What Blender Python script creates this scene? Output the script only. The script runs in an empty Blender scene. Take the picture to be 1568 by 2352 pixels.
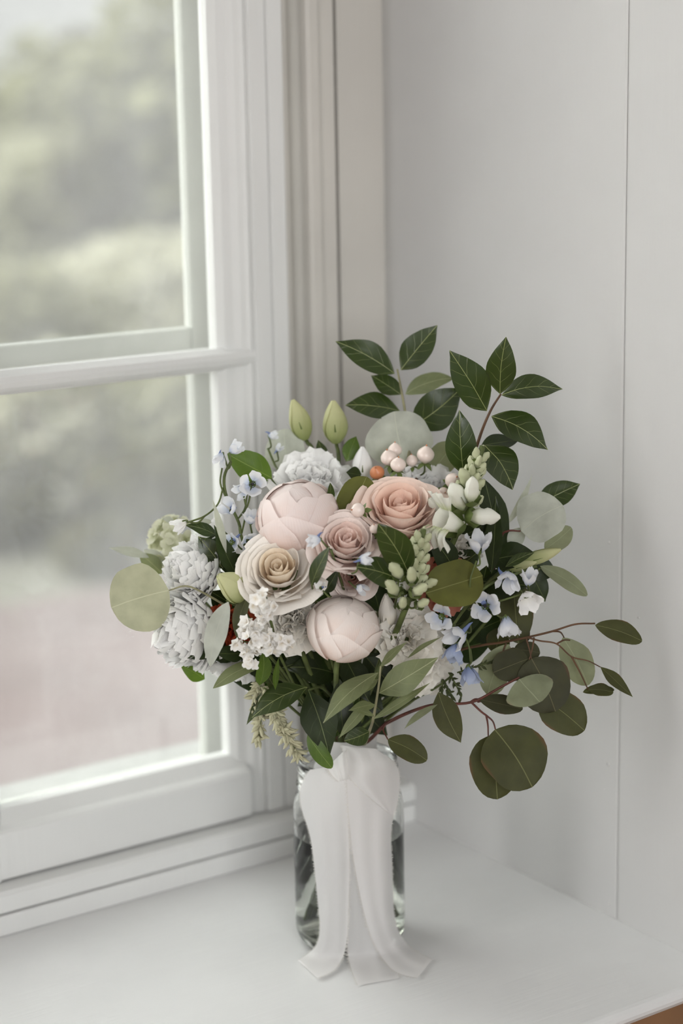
import bpy, math, random
from mathutils import Vector, Matrix, noise

# ------------------------------------------------------------------ camera
FPX, HEAD, PITCH, ROLL = 4400.0, math.radians(34.4), math.radians(12.28), math.radians(-1.06)
_f = Vector((math.sin(HEAD) * math.cos(PITCH), math.cos(HEAD) * math.cos(PITCH), -math.sin(PITCH)))
_r = Vector((math.cos(HEAD), -math.sin(HEAD), 0))
_u = _r.cross(_f)
RT = math.cos(ROLL) * _r + math.sin(ROLL) * _u
UP = -math.sin(ROLL) * _r + math.cos(ROLL) * _u
FW = _f
CAM = Vector((-0.90470844, -1.31923286, 0.73794431))
scene = bpy.context.scene
COL = scene.collection
cd = bpy.data.cameras.new('camera')
cd.sensor_fit = 'VERTICAL'
cd.sensor_height = 36.0
cd.lens = FPX / 2352 * 36.0
cd.clip_start, cd.clip_end = 0.02, 200
cam = bpy.data.objects.new('camera', cd)
COL.objects.link(cam)
cam.matrix_world = Matrix(((RT.x, UP.x, -FW.x, CAM.x), (RT.y, UP.y, -FW.y, CAM.y), (RT.z, UP.z, -FW.z, CAM.z), (0, 0, 0, 1)))
cd.dof.use_dof = True
cd.dof.focus_distance = 1.585
cd.dof.aperture_fstop = 2.5
scene.camera = cam

# ------------------------------------------------------------------ sky, daylight, exposure
w = bpy.data.worlds.new('overcast_sky')
scene.world = w
w.use_nodes = True
w.node_tree.nodes['Background'].inputs[0].default_value = (0.80, 0.795, 0.805, 1)
w.node_tree.nodes['Background'].inputs[1].default_value = 0.92
sd = bpy.data.lights.new('daylight', 'SUN')
sd.energy = 11.5
sd.angle = math.radians(115)
sd.color = (1.0, 1.0, 1.0)
sun = bpy.data.objects.new('daylight', sd)
COL.objects.link(sun)
_d = Vector((0.60, -0.48, -0.53)).normalized()
sun.rotation_euler = _d.to_track_quat('-Z', 'Y').to_euler()
# added fill light for room-facing surfaces, behind and to one side of the viewer
ld = bpy.data.lights.new('room_fill', 'AREA')
ld.shape, ld.size, ld.size_y = 'RECTANGLE', 2.0, 1.8
ld.energy = 96
ld.color = (0.975, 0.99, 1.0)
lo = bpy.data.objects.new('room_fill', ld)
COL.objects.link(lo)
lo.location = (-1.5, -3.8, 1.4)
lo.rotation_euler = Vector((1.5, 3.8, -1.1)).to_track_quat('-Z', 'Y').to_euler()
scene.view_settings.view_transform = 'Standard'
scene.view_settings.look = 'None'
scene.view_settings.exposure = 0.0
scene.view_settings.gamma = 1.0
scene.view_settings.use_curve_mapping = False

scene.cycles.max_bounces = 14
scene.cycles.diffuse_bounces = 3
scene.cycles.glossy_bounces = 3
scene.cycles.transmission_bounces = 14
scene.cycles.transparent_max_bounces = 10
scene.cycles.use_adaptive_sampling = True
scene.cycles.adaptive_threshold = 0.1
scene.cycles.time_limit = 1050

random.seed(7)
NH = Vector((math.sin(HEAD), math.cos(HEAD), 0))


def ray(x, y):
    return FW + RT * ((x - 784) / FPX) - UP * ((y - 1176) / FPX)


def P(x, y, d=0.0):
    """the point seen at pixel x, y on the upright plane d metres nearer than the jar's axis"""
    r = ray(x, y)
    return CAM + r * ((-d - CAM.dot(NH)) / r.dot(NH))


def mpp(d=0.0):
    return (1.66 - d) / FPX


def V3(face):
    """a direction given as right, up, towards the viewer"""
    return (_r * face[0] + Vector((0, 0, 1)) * face[1] - NH * face[2]).normalized()


# ------------------------------------------------------------------ materials
def lin(c):
    c = c / 255.0
    return c / 12.92 if c <= 0.04045 else ((c + 0.055) / 1.055) ** 2.4


def rgb(c):
    return (lin(c[0]), lin(c[1]), lin(c[2]), 1)


class NT:
    def __init__(self, name):
        self.m = bpy.data.materials.new(name)
        self.m.use_nodes = True
        self.t = self.m.node_tree
        self.t.nodes.clear()
        self.out = self.n('ShaderNodeOutputMaterial')

    def n(self, typ, **kw):
        nd = self.t.nodes.new(typ)
        for k, v in kw.items():
            setattr(nd, k, v)
        return nd

    def l(self, a, b):
        self.t.links.new(a, b)

    def val(self, sock, v):
        if hasattr(v, 'links') or isinstance(v, bpy.types.NodeSocket):
            self.l(v, sock)
        else:
            sock.default_value = v

    def math(self, op, a, b=None, clamp=False):
        nd = self.n('ShaderNodeMath', operation=op)
        nd.use_clamp = clamp
        self.val(nd.inputs[0], a)
        if b is not None:
            self.val(nd.inputs[1], b)
        return nd.outputs[0]

    def mix(self, f, a, b):
        nd = self.n('ShaderNodeMix', data_type='RGBA')
        self.val(nd.inputs[0], f)
        self.val(nd.inputs[6], a)
        self.val(nd.inputs[7], b)
        return nd.outputs[2]

    def noise(self, scale, detail=3, coord='Object', scl=(1, 1, 1)):
        tc = self.n('ShaderNodeTexCoord')
        mp = self.n('ShaderNodeMapping')
        mp.inputs['Scale'].default_value = scl
        self.l(tc.outputs[coord], mp.inputs[0])
        nz = self.n('ShaderNodeTexNoise')
        nz.inputs['Scale'].default_value = scale
        nz.inputs['Detail'].default_value = detail
        self.l(mp.outputs[0], nz.inputs['Vector'])
        return nz.outputs['Fac']

    def ramp(self, f, p0, p1):
        nd = self.n('ShaderNodeMapRange')
        self.val(nd.inputs[0], f)
        nd.inputs[1].default_value = p0
        nd.inputs[2].default_value = p1
        return nd.outputs[0]

    def bump(self, h, strength, dist):
        nd = self.n('ShaderNodeBump')
        nd.inputs['Strength'].default_value = strength
        nd.inputs['Distance'].default_value = dist
        self.l(h, nd.inputs['Height'])
        return nd.outputs[0]


def leafy(name, col, back, trans=0.28, rough=0.45, spec=0.4, vein=None, side=0.0, tcol=None, edge=None, var=0.35):
    """front / back colour, midrib and side veins from the leaf's own uv, light shining through"""
    N = NT(name)
    nz = N.noise(60, 4)
    c1 = N.mix(N.ramp(nz, .3, .7), rgb(col), rgb([v * (1 - var * .6) for v in col]))
    geo = N.n('ShaderNodeNewGeometry')
    c = N.mix(geo.outputs['Backfacing'], c1, rgb(back))
    uv = N.n('ShaderNodeUVMap')
    sp = N.n('ShaderNodeSeparateXYZ')
    N.l(uv.outputs[0], sp.inputs[0])
    ax = N.math('ABSOLUTE', N.math('SUBTRACT', sp.outputs[0], .5))
    lines = None
    if vein:
        mid = N.math('SUBTRACT', 1.0, N.ramp(ax, .003, .012), True)
        lines = mid
        if side:
            ph = N.math('MULTIPLY', N.math('SUBTRACT', sp.outputs[1], N.math('MULTIPLY', ax, .62)), 5.0)
            wob = N.math('MULTIPLY', N.noise(45, 2), 1.1)
            tri = N.math('ABSOLUTE', N.math('SUBTRACT', N.math('FRACT', N.math('ADD', ph, wob)), .5))
            s = N.math('SUBTRACT', 1.0, N.ramp(tri, .006, .032), True)
            s = N.math('MULTIPLY', s, N.math('SUBTRACT', 1.0, N.ramp(ax, .22, .44), True))
            lines = N.math('MAXIMUM', mid, N.math('MULTIPLY', s, side))
        c = N.mix(lines, c, rgb(vein))
    if edge:
        er = N.ramp(ax, .44, .5)
        c = N.mix(N.math('MULTIPLY', er, .6), c, rgb(edge))
    b = N.n('ShaderNodeBsdfPrincipled')
    N.l(c, b.inputs['Base Color'])
    b.inputs['Roughness'].default_value = rough
    b.inputs['Specular IOR Level'].default_value = spec
    if lines is not None:
        N.l(N.bump(N.math('ADD', lines, N.math('MULTIPLY', nz, 1.2)), .35, .0006), b.inputs['Normal'])
    tr = N.n('ShaderNodeBsdfTranslucent')
    tr.inputs[0].default_value = rgb(tcol or col)
    mx = N.n('ShaderNodeMixShader')
    mx.inputs[0].default_value = trans
    N.l(b.outputs[0], mx.inputs[1])
    N.l(tr.outputs[0], mx.inputs[2])
    N.l(mx.outputs[0], N.out.inputs[0])
    return N.m


def petal_mat(name, tip, base, trans=.38, p0=.05, p1=.75, rough=.6, tcol=None):
    """colour runs from the petal's base to its tip along uv v"""
    N = NT(name)
    uv = N.n('ShaderNodeUVMap')
    sp = N.n('ShaderNodeSeparateXYZ')
    N.l(uv.outputs[0], sp.inputs[0])
    nz = N.noise(90, 3)
    f = N.math('ADD', sp.outputs[1], N.math('MULTIPLY', N.math('SUBTRACT', nz, .5), .3))
    c = N.mix(N.ramp(f, p0, p1), rgb(base), rgb(tip))
    b = N.n('ShaderNodeBsdfPrincipled')
    N.l(c, b.inputs['Base Color'])
    b.inputs['Roughness'].default_value = rough
    b.inputs['Specular IOR Level'].default_value = .25
    st = N.n('ShaderNodeTexWave')
    st.inputs['Scale'].default_value = 9
    st.inputs['Distortion'].default_value = 3
    mp = N.n('ShaderNodeMapping')
    mp.inputs['Scale'].default_value = (1, .12, 1)
    N.l(uv.outputs[0], mp.inputs[0])
    N.l(mp.outputs[0], st.inputs['Vector'])
    N.l(N.bump(st.outputs['Fac'], .12, .0005), b.inputs['Normal'])
    tr = N.n('ShaderNodeBsdfTranslucent')
    if tcol:
        tr.inputs[0].default_value = rgb(tcol)
    else:
        N.l(c, tr.inputs[0])
    mx = N.n('ShaderNodeMixShader')
    mx.inputs[0].default_value = trans
    N.l(b.outputs[0], mx.inputs[1])
    N.l(tr.outputs[0], mx.inputs[2])
    N.l(mx.outputs[0], N.out.inputs[0])
    return N.m


def plain(name, col, rough=.5, var=.12, scale=30, bump=0.0, bscl=(1, 1, 1), bscale=60, spec=.4, dist=.002):
    N = NT(name)
    nz = N.noise(scale, 4)
    c = N.mix(N.ramp(nz, .3, .7), rgb(col), rgb([v * (1 - var) for v in col]))
    b = N.n('ShaderNodeBsdfPrincipled')
    N.l(c, b.inputs['Base Color'])
    b.inputs['Roughness'].default_value = rough
    b.inputs['Specular IOR Level'].default_value = spec
    if bump:
        N.l(N.bump(N.noise(bscale, 5, 'Object', bscl), bump, dist), b.inputs['Normal'])
    N.l(b.outputs[0], N.out.inputs[0])
    return N.m


def pane_mat():
    """window glass with a translucent film put in for haze: clear, a little reflective"""
    N = NT('hazed_window_glass')
    tr = N.n('ShaderNodeBsdfTransparent')
    tr.inputs[0].default_value = (.97, .98, .97, 1)
    gl = N.n('ShaderNodeBsdfGlossy')
    gl.inputs['Roughness'].default_value = .02
    fr = N.n('ShaderNodeFresnel')
    gm = N.n('ShaderNodeNewGeometry')
    N.l(N.math('ADD', 1.45, N.math('MULTIPLY', gm.outputs['Backfacing'], 1 / 1.45 - 1.45)), fr.inputs[0])
    m1 = N.n('ShaderNodeMixShader')
    N.l(fr.outputs[0], m1.inputs[0])
    N.l(tr.outputs[0], m1.inputs[1])
    N.l(gl.outputs[0], m1.inputs[2])
    df = N.n('ShaderNodeBsdfTranslucent')
    df.inputs[0].default_value = (.9, .9, .9, 1)
    m2 = N.n('ShaderNodeMixShader')
    v = N.math('ADD', .035, N.math('MULTIPLY', N.ramp(N.noise(9, 4), .3, .8), .045))  # veil weight: the garden's haze is put into the glass
    N.l(v, m2.inputs[0])
    N.l(m1.outputs[0], m2.inputs[1])
    N.l(df.outputs[0], m2.inputs[2])
    N.l(m2.outputs[0], N.out.inputs[0])
    return N.m


def glass_mat(name, ior, col):
    N = NT(name)
    g = N.n('ShaderNodeBsdfGlass')
    g.inputs['IOR'].default_value = ior
    g.inputs['Roughness'].default_value = 0.0
    g.inputs[0].default_value = col
    N.l(g.outputs[0], N.out.inputs[0])
    return N.m


def silk_mat():
    N = NT('ivory_silk')
    b = N.n('ShaderNodeBsdfPrincipled')
    b.inputs['Base Color'].default_value = rgb((246, 244, 243))
    b.inputs['Roughness'].default_value = .55
    b.inputs['Sheen Weight'].default_value = .3
    N.l(N.bump(N.noise(900, 2, 'Object', (1, 1, .12)), .15, .0004), b.inputs['Normal'])
    tr = N.n('ShaderNodeBsdfTranslucent')
    tr.inputs[0].default_value = rgb((232, 229, 226))
    tp = N.n('ShaderNodeBsdfTransparent')
    mx = N.n('ShaderNodeMixShader')
    mx.inputs[0].default_value = .4
    N.l(b.outputs[0], mx.inputs[1])
    N.l(tr.outputs[0], mx.inputs[2])
    m2 = N.n('ShaderNodeMixShader')
    m2.inputs[0].default_value = .08
    N.l(mx.outputs[0], m2.inputs[1])
    N.l(tp.outputs[0], m2.inputs[2])
    N.l(m2.outputs[0], N.out.inputs[0])
    return N.m


M = {
    'paint': plain('white_gloss_paint', (230, 230, 228), .38, .02, 8, .25, (1, 1, .06), 140),
    'paint_wall': plain('white_wall_paint', (204, 203, 201), .5, .03, 6, .18, (1, 1, .05), 160),
    'paint_sill': plain('white_sill_paint', (228, 228, 227), .33, .025, 10, .3, (.07, 1, 1), 150),
    'paint_outer': plain('greyed_outer_paint', (196, 197, 190), .6, .05, 8),  # white frame paint greyed down to subdue its sunlit edges
    'room': plain('warm_room_paint', (197, 197, 195), .7, .04, 4),
    'greyed_sill': plain('greyed_outer_sill', (142, 142, 138), .8, .08, 12),  # white sill greyed down to offset the strong sun on its top
    'paint_frame': plain('shade_toned_frame_paint', (211, 207, 200), .5, .04, 8, .2, (1, 1, .06), 140),  # frame white darkened: the corner's shade is put into this colour
    'groove': plain('groove_shadow_gap_wood', (120, 108, 92), .8),
    'floor': plain('oak_floor', (150, 112, 80), .5, .35, 6, .2, (1, .1, 1), 60),
    'glass': pane_mat(),
    'jar': glass_mat('jar_glass', 1.46, (.985, .99, .985, 1)),
    'water': glass_mat('jar_water', 1.33, (.97, .98, .95, 1)),
    'silk': silk_mat(),
    'thread': plain('ivory_thread', (232, 228, 222), .8),
    # leaves
    'dark': leafy('glossy_dark_leaf', (52, 64, 27), (92, 102, 60), .16, .30, .6, (170, 176, 116), .4, (70, 105, 25)),
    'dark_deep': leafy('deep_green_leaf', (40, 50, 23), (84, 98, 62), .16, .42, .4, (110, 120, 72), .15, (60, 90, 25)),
    'fresh': leafy('fresh_green_leaf', (84, 108, 44), (120, 134, 76), .35, .38, .45, (150, 164, 90), .25, (105, 135, 35)),
    'euc': leafy('dusty_eucalyptus_leaf', (150, 156, 128), (168, 172, 150), .32, .65, .25, (176, 180, 150), .1, (160, 165, 110), (150, 130, 110)),
    'euc_pale': leafy('pale_eucalyptus_leaf', (214, 217, 207), (216, 219, 208), .38, .65, .25, (214, 216, 202), .15, (190, 194, 165)),
    'euc_light': leafy('light_eucalyptus_leaf', (190, 190, 164), (192, 192, 166), .42, .65, .2, (208, 208, 182), .1, (196, 196, 160)),
    'euc_dark': leafy('olive_eucalyptus_leaf', (72, 73, 40), (88, 88, 54), .18, .6, .3, (122, 124, 82), .06, (98, 104, 40), (112, 70, 52)),
    'euc_deep': leafy('deep_eucalyptus_leaf', (66, 66, 44), (84, 84, 58), .14, .6, .3, (104, 100, 72), .05, (80, 84, 40), (100, 62, 50)),  # darker and greyer than the olive eucalyptus leaf
    'olive': leafy('olive_green_disc_leaf', (104, 106, 50), (122, 122, 74), .26, .6, .3, (136, 138, 84), 0, (125, 130, 40)),
    'sage': leafy('silvery_sage_leaf', (126, 134, 98), (190, 192, 172), .3, .5, .35, (196, 198, 158), .25, (150, 158, 90)),
    'stem': plain('green_stem', (96, 108, 58), .6, .3, 80),
    'stem_brown': plain('brown_twig', (104, 74, 50), .6, .3, 80),
    'stem_red': plain('reddish_twig', (104, 58, 48), .55, .3, 80),
    'stem_grey': plain('grey_green_twig', (150, 146, 112), .6, .2, 80),
    # petals
    'peony': petal_mat('blush_peony_petal', (252, 238, 233), (251, 214, 196), .22, .0, .9),
    'peony_cream': petal_mat('cream_peony_petal', (253, 242, 235), (251, 216, 197), .2, .0, .9),
    'rose_peach': petal_mat('peach_rose_petal', (252, 231, 219), (248, 203, 180), .22, .1, .85),
    'rose_peach_heart': petal_mat('peach_rose_heart', (251, 222, 206), (246, 190, 162), .25, .1, .9),
    'rose_pink_heart': petal_mat('pink_rose_heart', (252, 230, 220), (248, 206, 188), .25, .1, .9),
    'rose_cream_heart': petal_mat('apricot_rose_heart', (253, 240, 220), (250, 216, 174), .25, .1, .9),
    'rose_pink': petal_mat('pink_rose_petal', (252, 238, 231), (250, 216, 202), .22, .1, .8),
    'rose_cream': petal_mat('cream_rose_petal', (252, 246, 238), (252, 230, 202), .22, .1, .7),
    'white': petal_mat('white_petal', (253, 252, 250), (250, 248, 238), .28, 0, .5),
    'ivory': petal_mat('ivory_petal', (252, 248, 240), (246, 238, 216), .25, 0, .6),
    'salmon': petal_mat('salmon_petal', (234, 158, 138), (214, 112, 96), .3),
    'rust': petal_mat('rust_petal', (188, 84, 52), (126, 42, 30), .25),
    'blue': petal_mat('pale_blue_petal', (240, 241, 244), (190, 202, 228), .4, .0, .6),
    'blue_deep': petal_mat('deep_blue_petal', (190, 200, 224), (140, 156, 200), .4),
    'green_bud': petal_mat('green_bud_petal', (214, 214, 168), (164, 174, 112), .35),
    'hydrangea': petal_mat('pale_green_petal', (234, 234, 212), (208, 212, 170), .4),
    'bud': plain('green_white_bud', (196, 200, 162), .5, .15, 120),
    'floret': petal_mat('creamy_floret', (246, 246, 236), (214, 220, 176), .35, 0, .5),
    'calyx': plain('green_calyx', (104, 120, 62), .55, .2, 120),
    'berry': plain('blush_berry', (244, 226, 216), .28, .05, 60, spec=.5),
    'berry_orange': plain('orange_berry', (232, 150, 104), .35, .2, 60),
    'papery': petal_mat('papery_white_floret', (252, 250, 246), (240, 230, 212), .25),
    'heather': plain('heather_bud', (206, 202, 168), .6, .25, 200),
    'heather_dark': plain('dark_heather_needle', (74, 82, 44), .6, .25, 200),
    'dark_eye': plain('dark_flower_eye', (40, 36, 40), .7),
    # garden
    'paving': plain('pinkish_gravel', (112, 95, 93), .9, .14, 1.6),
    'lawn': plain('garden_grass', (118, 116, 104), .9, .2, .8),
    'bark': plain('tree_bark', (92, 82, 66), .9, .3, 8),
}


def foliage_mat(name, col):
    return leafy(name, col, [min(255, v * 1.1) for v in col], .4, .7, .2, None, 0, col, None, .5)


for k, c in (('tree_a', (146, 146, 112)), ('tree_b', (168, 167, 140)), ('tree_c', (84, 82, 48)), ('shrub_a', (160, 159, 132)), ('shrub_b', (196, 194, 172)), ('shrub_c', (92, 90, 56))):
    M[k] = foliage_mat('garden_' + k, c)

# ------------------------------------------------------------------ building blocks
WM = {}


def mesh(name, verts, faces, uvs=None, smooth=True):
    me = bpy.data.meshes.new(name)
    me.from_pydata([tuple(v) for v in verts], [], faces)
    if smooth:
        me.polygons.foreach_set('use_smooth', [True] * len(me.polygons))
    if uvs is not None:
        ul = me.uv_layers.new(name='UVMap')
        idx = [0] * len(me.loops)
        me.loops.foreach_get('vertex_index', idx)
        ul.data.foreach_set('uv', [c for i in idx for c in uvs[i]])
    me.update()
    return me


def obj(name, me, mat, parent=None, W=None):
    o = bpy.data.objects.new(name, me)
    if me is not None and mat is not None and len(me.materials) == 0:
        me.materials.append(M[mat] if isinstance(mat, str) else mat)
    COL.objects.link(o)
    W = W or Matrix.Identity(4)
    WM[o.name] = W
    if parent is not None:
        o.parent = parent
        o.matrix_basis = WM[parent.name].inverted() @ W
    else:
        o.matrix_basis = W
    return o


def thing(name, label, cat, loc=(0, 0, 0), group=None):
    o = obj(name, None, None, None, Matrix.Translation(Vector(loc)))
    o.empty_display_size = .02
    return tag(o, label, cat, group)


def tag(o, label=None, cat=None, group=None, kind=None):
    if label:
        o['label'] = label
    if cat:
        o['category'] = cat
    if group:
        o['group'] = group
    if kind:
        o['kind'] = kind
    return o


def struct(name, me, mat, label=None, W=None):
    return tag(obj(name, me, mat, None, W), label, None, None, 'structure')


def grid(name, nu, nv, fn, uvfn=None, closed=False):
    vs, fs, uv = [], [], []
    for j in range(nv + 1):
        for i in range(nu + 1):
            u, v = i / nu, j / nv
            vs.append(fn(u, v))
            uv.append(uvfn(u, v) if uvfn else (u, v))
    for j in range(nv):
        for i in range(nu):
            a = j * (nu + 1) + i
            fs.append((a, a + 1, a + nu + 2, a + nu + 1))
    return mesh(name, vs, fs, uv)


def box(x0, x1, y0, y1, z0, z1, bev=0.0, name='box'):
    """a box, its edges along every axis chamfered by bev"""
    b = min(bev, (x1 - x0) * .45, (y1 - y0) * .45, (z1 - z0) * .45)
    if b <= 0:
        vs = [(x, y, z) for x in (x0, x1) for y in (y0, y1) for z in (z0, z1)]
        return mesh(name, vs, [(0, 1, 3, 2), (4, 6, 7, 5), (0, 4, 5, 1), (2, 3, 7, 6), (0, 2, 6, 4), (1, 5, 7, 3)], None, False)
    import bmesh
    bm = bmesh.new()
    bmesh.ops.create_cube(bm, size=1)
    for v in bm.verts:
        v.co = Vector(((x0 + x1) / 2 + v.co.x * (x1 - x0), (y0 + y1) / 2 + v.co.y * (y1 - y0), (z0 + z1) / 2 + v.co.z * (z1 - z0)))
    bmesh.ops.bevel(bm, geom=bm.edges[:], offset=b, segments=2, profile=.6, affect='EDGES')
    me = bpy.data.meshes.new(name)
    bm.to_mesh(me)
    bm.free()
    return me


def extrude_profile(prof, a, b, axis, name='moulding'):
    """sweep a closed profile: axis 'z' -> profile in (x, y); axis 'x' -> profile in (y, z)"""
    n = len(prof)
    vs = []
    for t in (a, b):
        for p, q in prof:
            vs.append((p, q, t) if axis == 'z' else (t, p, q))
    fs = [(i, (i + 1) % n, n + (i + 1) % n, n + i) for i in range(n)]
    fs += [tuple(range(n))[::-1], tuple(range(n, 2 * n))]
    return mesh(name, vs, fs, None, False)


def tube(name, pts, rad, n=6, cap=True):
    """pts: Vectors, rad: number or list"""
    vs, fs = [], []
    m = len(pts)
    R = rad if isinstance(rad, (list, tuple)) else [rad] * m
    prev = None
    for k, p in enumerate(pts):
        t = (pts[min(k + 1, m - 1)] - pts[max(k - 1, 0)]).normalized()
        if prev is None:
            a = t.orthogonal().normalized()
        else:
            a = (prev - t * prev.dot(t)).normalized()
        prev = a
        b = t.cross(a)
        for i in range(n):
            q = 2 * math.pi * i / n
            vs.append(p + (a * math.cos(q) + b * math.sin(q)) * R[k])
    for k in range(m - 1):
        for i in range(n):
            j = (i + 1) % n
            fs.append((k * n + i, k * n + j, (k + 1) * n + j, (k + 1) * n + i))
    if cap:
        fs.append(tuple(range(n))[::-1])
        fs.append(tuple((m - 1) * n + i for i in range(n)))
    return mesh(name, vs, fs)


def lathe(name, prof, n=48, closed=False):
    vs, fs = [], []
    m = len(prof)
    for r, z in prof:
        for i in range(n):
            q = 2 * math.pi * i / n
            vs.append((r * math.cos(q), r * math.sin(q), z))
    for k in range(m if closed else m - 1):
        k2 = (k + 1) % m
        for i in range(n):
            j = (i + 1) % n
            fs.append((k * n + i, k * n + j, k2 * n + j, k2 * n + i))
    return mesh(name, vs, fs)


def spline(pts, n=8):
    """Catmull-Rom through Vectors"""
    if len(pts) < 3:
        return [pts[0].lerp(pts[-1], i / n) for i in range(n + 1)]
    out = []
    q = [pts[0] * 2 - pts[1]] + list(pts) + [pts[-1] * 2 - pts[-2]]
    for i in range(1, len(q) - 2):
        for k in range(n):
            t = k / n
            a, b, c, d = q[i - 1], q[i], q[i + 1], q[i + 2]
            out.append(.5 * ((2 * b) + (c - a) * t + (2 * a - 5 * b + 4 * c - d) * t * t + (3 * b - a - 3 * c + d) * t ** 3))
    out.append(pts[-1].copy())
    return out


def frame(pos, z, x=None):
    """matrix whose local z points along z"""
    z = z.normalized()
    x = x or Vector((0, 0, 1))
    x = x - z * x.dot(z)
    if x.length < 1e-4:
        x = z.orthogonal()
    x.normalize()
    y = z.cross(x)
    return Matrix(((x.x, y.x, z.x, pos.x), (x.y, y.y, z.y, pos.y), (x.z, y.z, z.z, pos.z), (0, 0, 0, 1)))


def blend(tab, t):
    for (a, va), (b, vb) in zip(tab, tab[1:]):
        if t <= b:
            k = (t - a) / (b - a)
            return va + (vb - va) * k
    return tab[-1][1]


# ================================================================== THE ROOM
XW, YC = 0.2132, 0.223          # face of the side wall of the recess, and its inner corner
ZT = 1.75                       # top of the recess
# side wall: vertical painted boards
wr = struct('wall_right', box(XW + .012, XW + .05, -.30, .36, -.6, ZT, 0, 'backing'), 'paint_wall', 'boarded side wall of the window recess')
for a, b in ((-.1166, YC + .02), (-.30, -.1168)):
    obj('board', box(XW, XW + .0125, a, b, -.002, ZT, .0028, 'board'), 'paint_wall', wr)
for k, (y, z, s) in enumerate(((-.104, .145, 1.3), (-.101, .35, 1.2), (-.108, .012, 1.6), (-.14, .29, 1.0), (-.099, .12, .8), (-.106, .075, .7))):
    obj('paint_blob', lathe('paint_blob', [(0.0001, .0009), (.0008, .0007), (.0014, 0), (.0015, -.0005)], 8), 'paint_wall', wr,
        Matrix.Translation((XW, y, z)) @ Matrix.Rotation(-math.pi / 2, 4, 'Y') @ Matrix.Scale(s, 4))
struct('wall_front', box(XW + .05, 3.2, -.30, -.18, -.6, 2.2), 'paint_wall', 'room wall beside the window recess')
# sill with rounded nosing
sp = [(.36, -.014), (.36, 0), (-.2470, 0), (-.2505, -.0008), (-.2535, -.003), (-.2552, -.006), (-.2552, -.009), (-.252, -.0135), (-.25, -.014)]
struct('sill', extrude_profile(sp, -2.2, XW + .002, 'x', 'sill'), 'paint_sill', 'deep white painted window sill')
struct('wall_below', box(-2.2, 3.2, -.242, -.2, -.62, -.014), 'floor', 'panel below the window sill, brown for its shaded front')  # floor brown stands in for shade and floor bounce under the sill edge
struct('floor', box(-3.2, 3.2, -4.2, -.2, -.66, -.62), 'floor', 'brown wooden floor')
struct('ceiling', box(-3.2, 3.2, -4.2, .4, 2.0, 2.1), 'paint_wall', 'white ceiling')
struct('wall_back', box(-3.3, 3.3, -4.3, -4.2, -.66, 2.1), 'room', 'far wall of the room')
struct('wall_left', box(-3.3, -3.2, -4.2, -.2, -.66, 2.1), 'room', 'side wall of the room')
struct('wall_head', box(-2.2, XW + .02, -.3, .36, ZT, 2.0), 'paint_wall', 'top of the window recess')

# the inner window: three casements side by side; unseen two widened to admit more light
window = tag(obj('window_1', None, None), 'inner white casement window with slim glazing bars', None, None, 'structure')


def wpart(name, me, mat='paint', parent=None):
    return obj(name, me, mat, parent or window)


YS = .210
# apron boards under the sash
wpart('apron_strip', box(-2.2, XW, .187, .34, 0, .0195, .002))
wpart('apron_strip', extrude_profile([(.34, .021), (.1895, .021), (.1885, .023), (.1885, .037), (.1925, .0405), (.34, .0415)], -2.2, XW, 'x'))
# jamb against the recess wall: flat strip, bead, dark gap, recessed rebate
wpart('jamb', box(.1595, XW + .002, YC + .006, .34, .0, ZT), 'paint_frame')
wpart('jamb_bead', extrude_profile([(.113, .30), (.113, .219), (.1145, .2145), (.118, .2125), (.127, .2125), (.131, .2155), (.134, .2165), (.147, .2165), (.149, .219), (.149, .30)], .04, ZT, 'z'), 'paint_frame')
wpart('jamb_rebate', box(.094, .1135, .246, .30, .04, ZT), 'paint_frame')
wpart('jamb_gap', box(.145, .1597, .252, .30, .04, ZT), 'groove')
SW = .3575  # casement pitch
for k in range(3):
    wd = SW if k == 0 else .78
    x1 = .0869 if k == 0 else .0869 - SW - (k - 1) * .78
    x0 = x1 - wd + .004
    g1 = x1 - .0704
    g0 = g1 - (wd - .109)          # daylight opening of the pane
    # stiles: flat face, groove, ovolo towards the glass
    wpart('stile', extrude_profile([(x1, .243), (x1, .212), (x1 - .002, .210), (x1 - .0175, .210), (x1 - .0190, .2135), (x1 - .0205, .2105), (x1 - .037, .2105), (x1 - .0385, .2150), (x1 - .0425, .2125), (x1 - .0455, .2155), (x1 - .0505, .2165), (x1 - .056, .2215), (g1 + .006, .2235), (g1, .2295), (g1, .243)], .042, ZT, 'z'))
    wpart('stile', extrude_profile([(x0, .255), (x0, .212), (x0 + .002, .210), (g0 - .009, .210), (g0 - .0045, .2165), (g0, .2235), (g0, .255)][::-1], .042, ZT, 'z'))
    # rails
    wpart('bottom_rail', extrude_profile([(.243, .0425), (.212, .0425), (.210, .044), (.210, .0868), (.2125, .0895), (.2185, .0925), (.2245, .0985), (.2295, .1035), (.243, .1035)], g0 - .0088, g1 + .012, 'x'))
    for zb in (.494, .884, 1.274):
        wpart('glazing_bar', extrude_profile([(.245, zb - .0065), (.226, zb - .0085), (.222, zb - .0045), (.216, zb - .0045), (.2125, zb - .001), (.211, zb + .004), (.2125, zb + .009), (.217, zb + .0115), (.222, zb + .0105), (.226, zb + .013), (.245, zb + .0115)], g0 - .006, g1 + .05, 'x'))
    for za, zb in ((.1, .4875), (.5055, .8775), (.8955, 1.2675), (1.2855, ZT)):
        wpart('pane', box(g0 - .003, g1 + .003, .2375, .2405, za, zb), 'glass')
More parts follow.
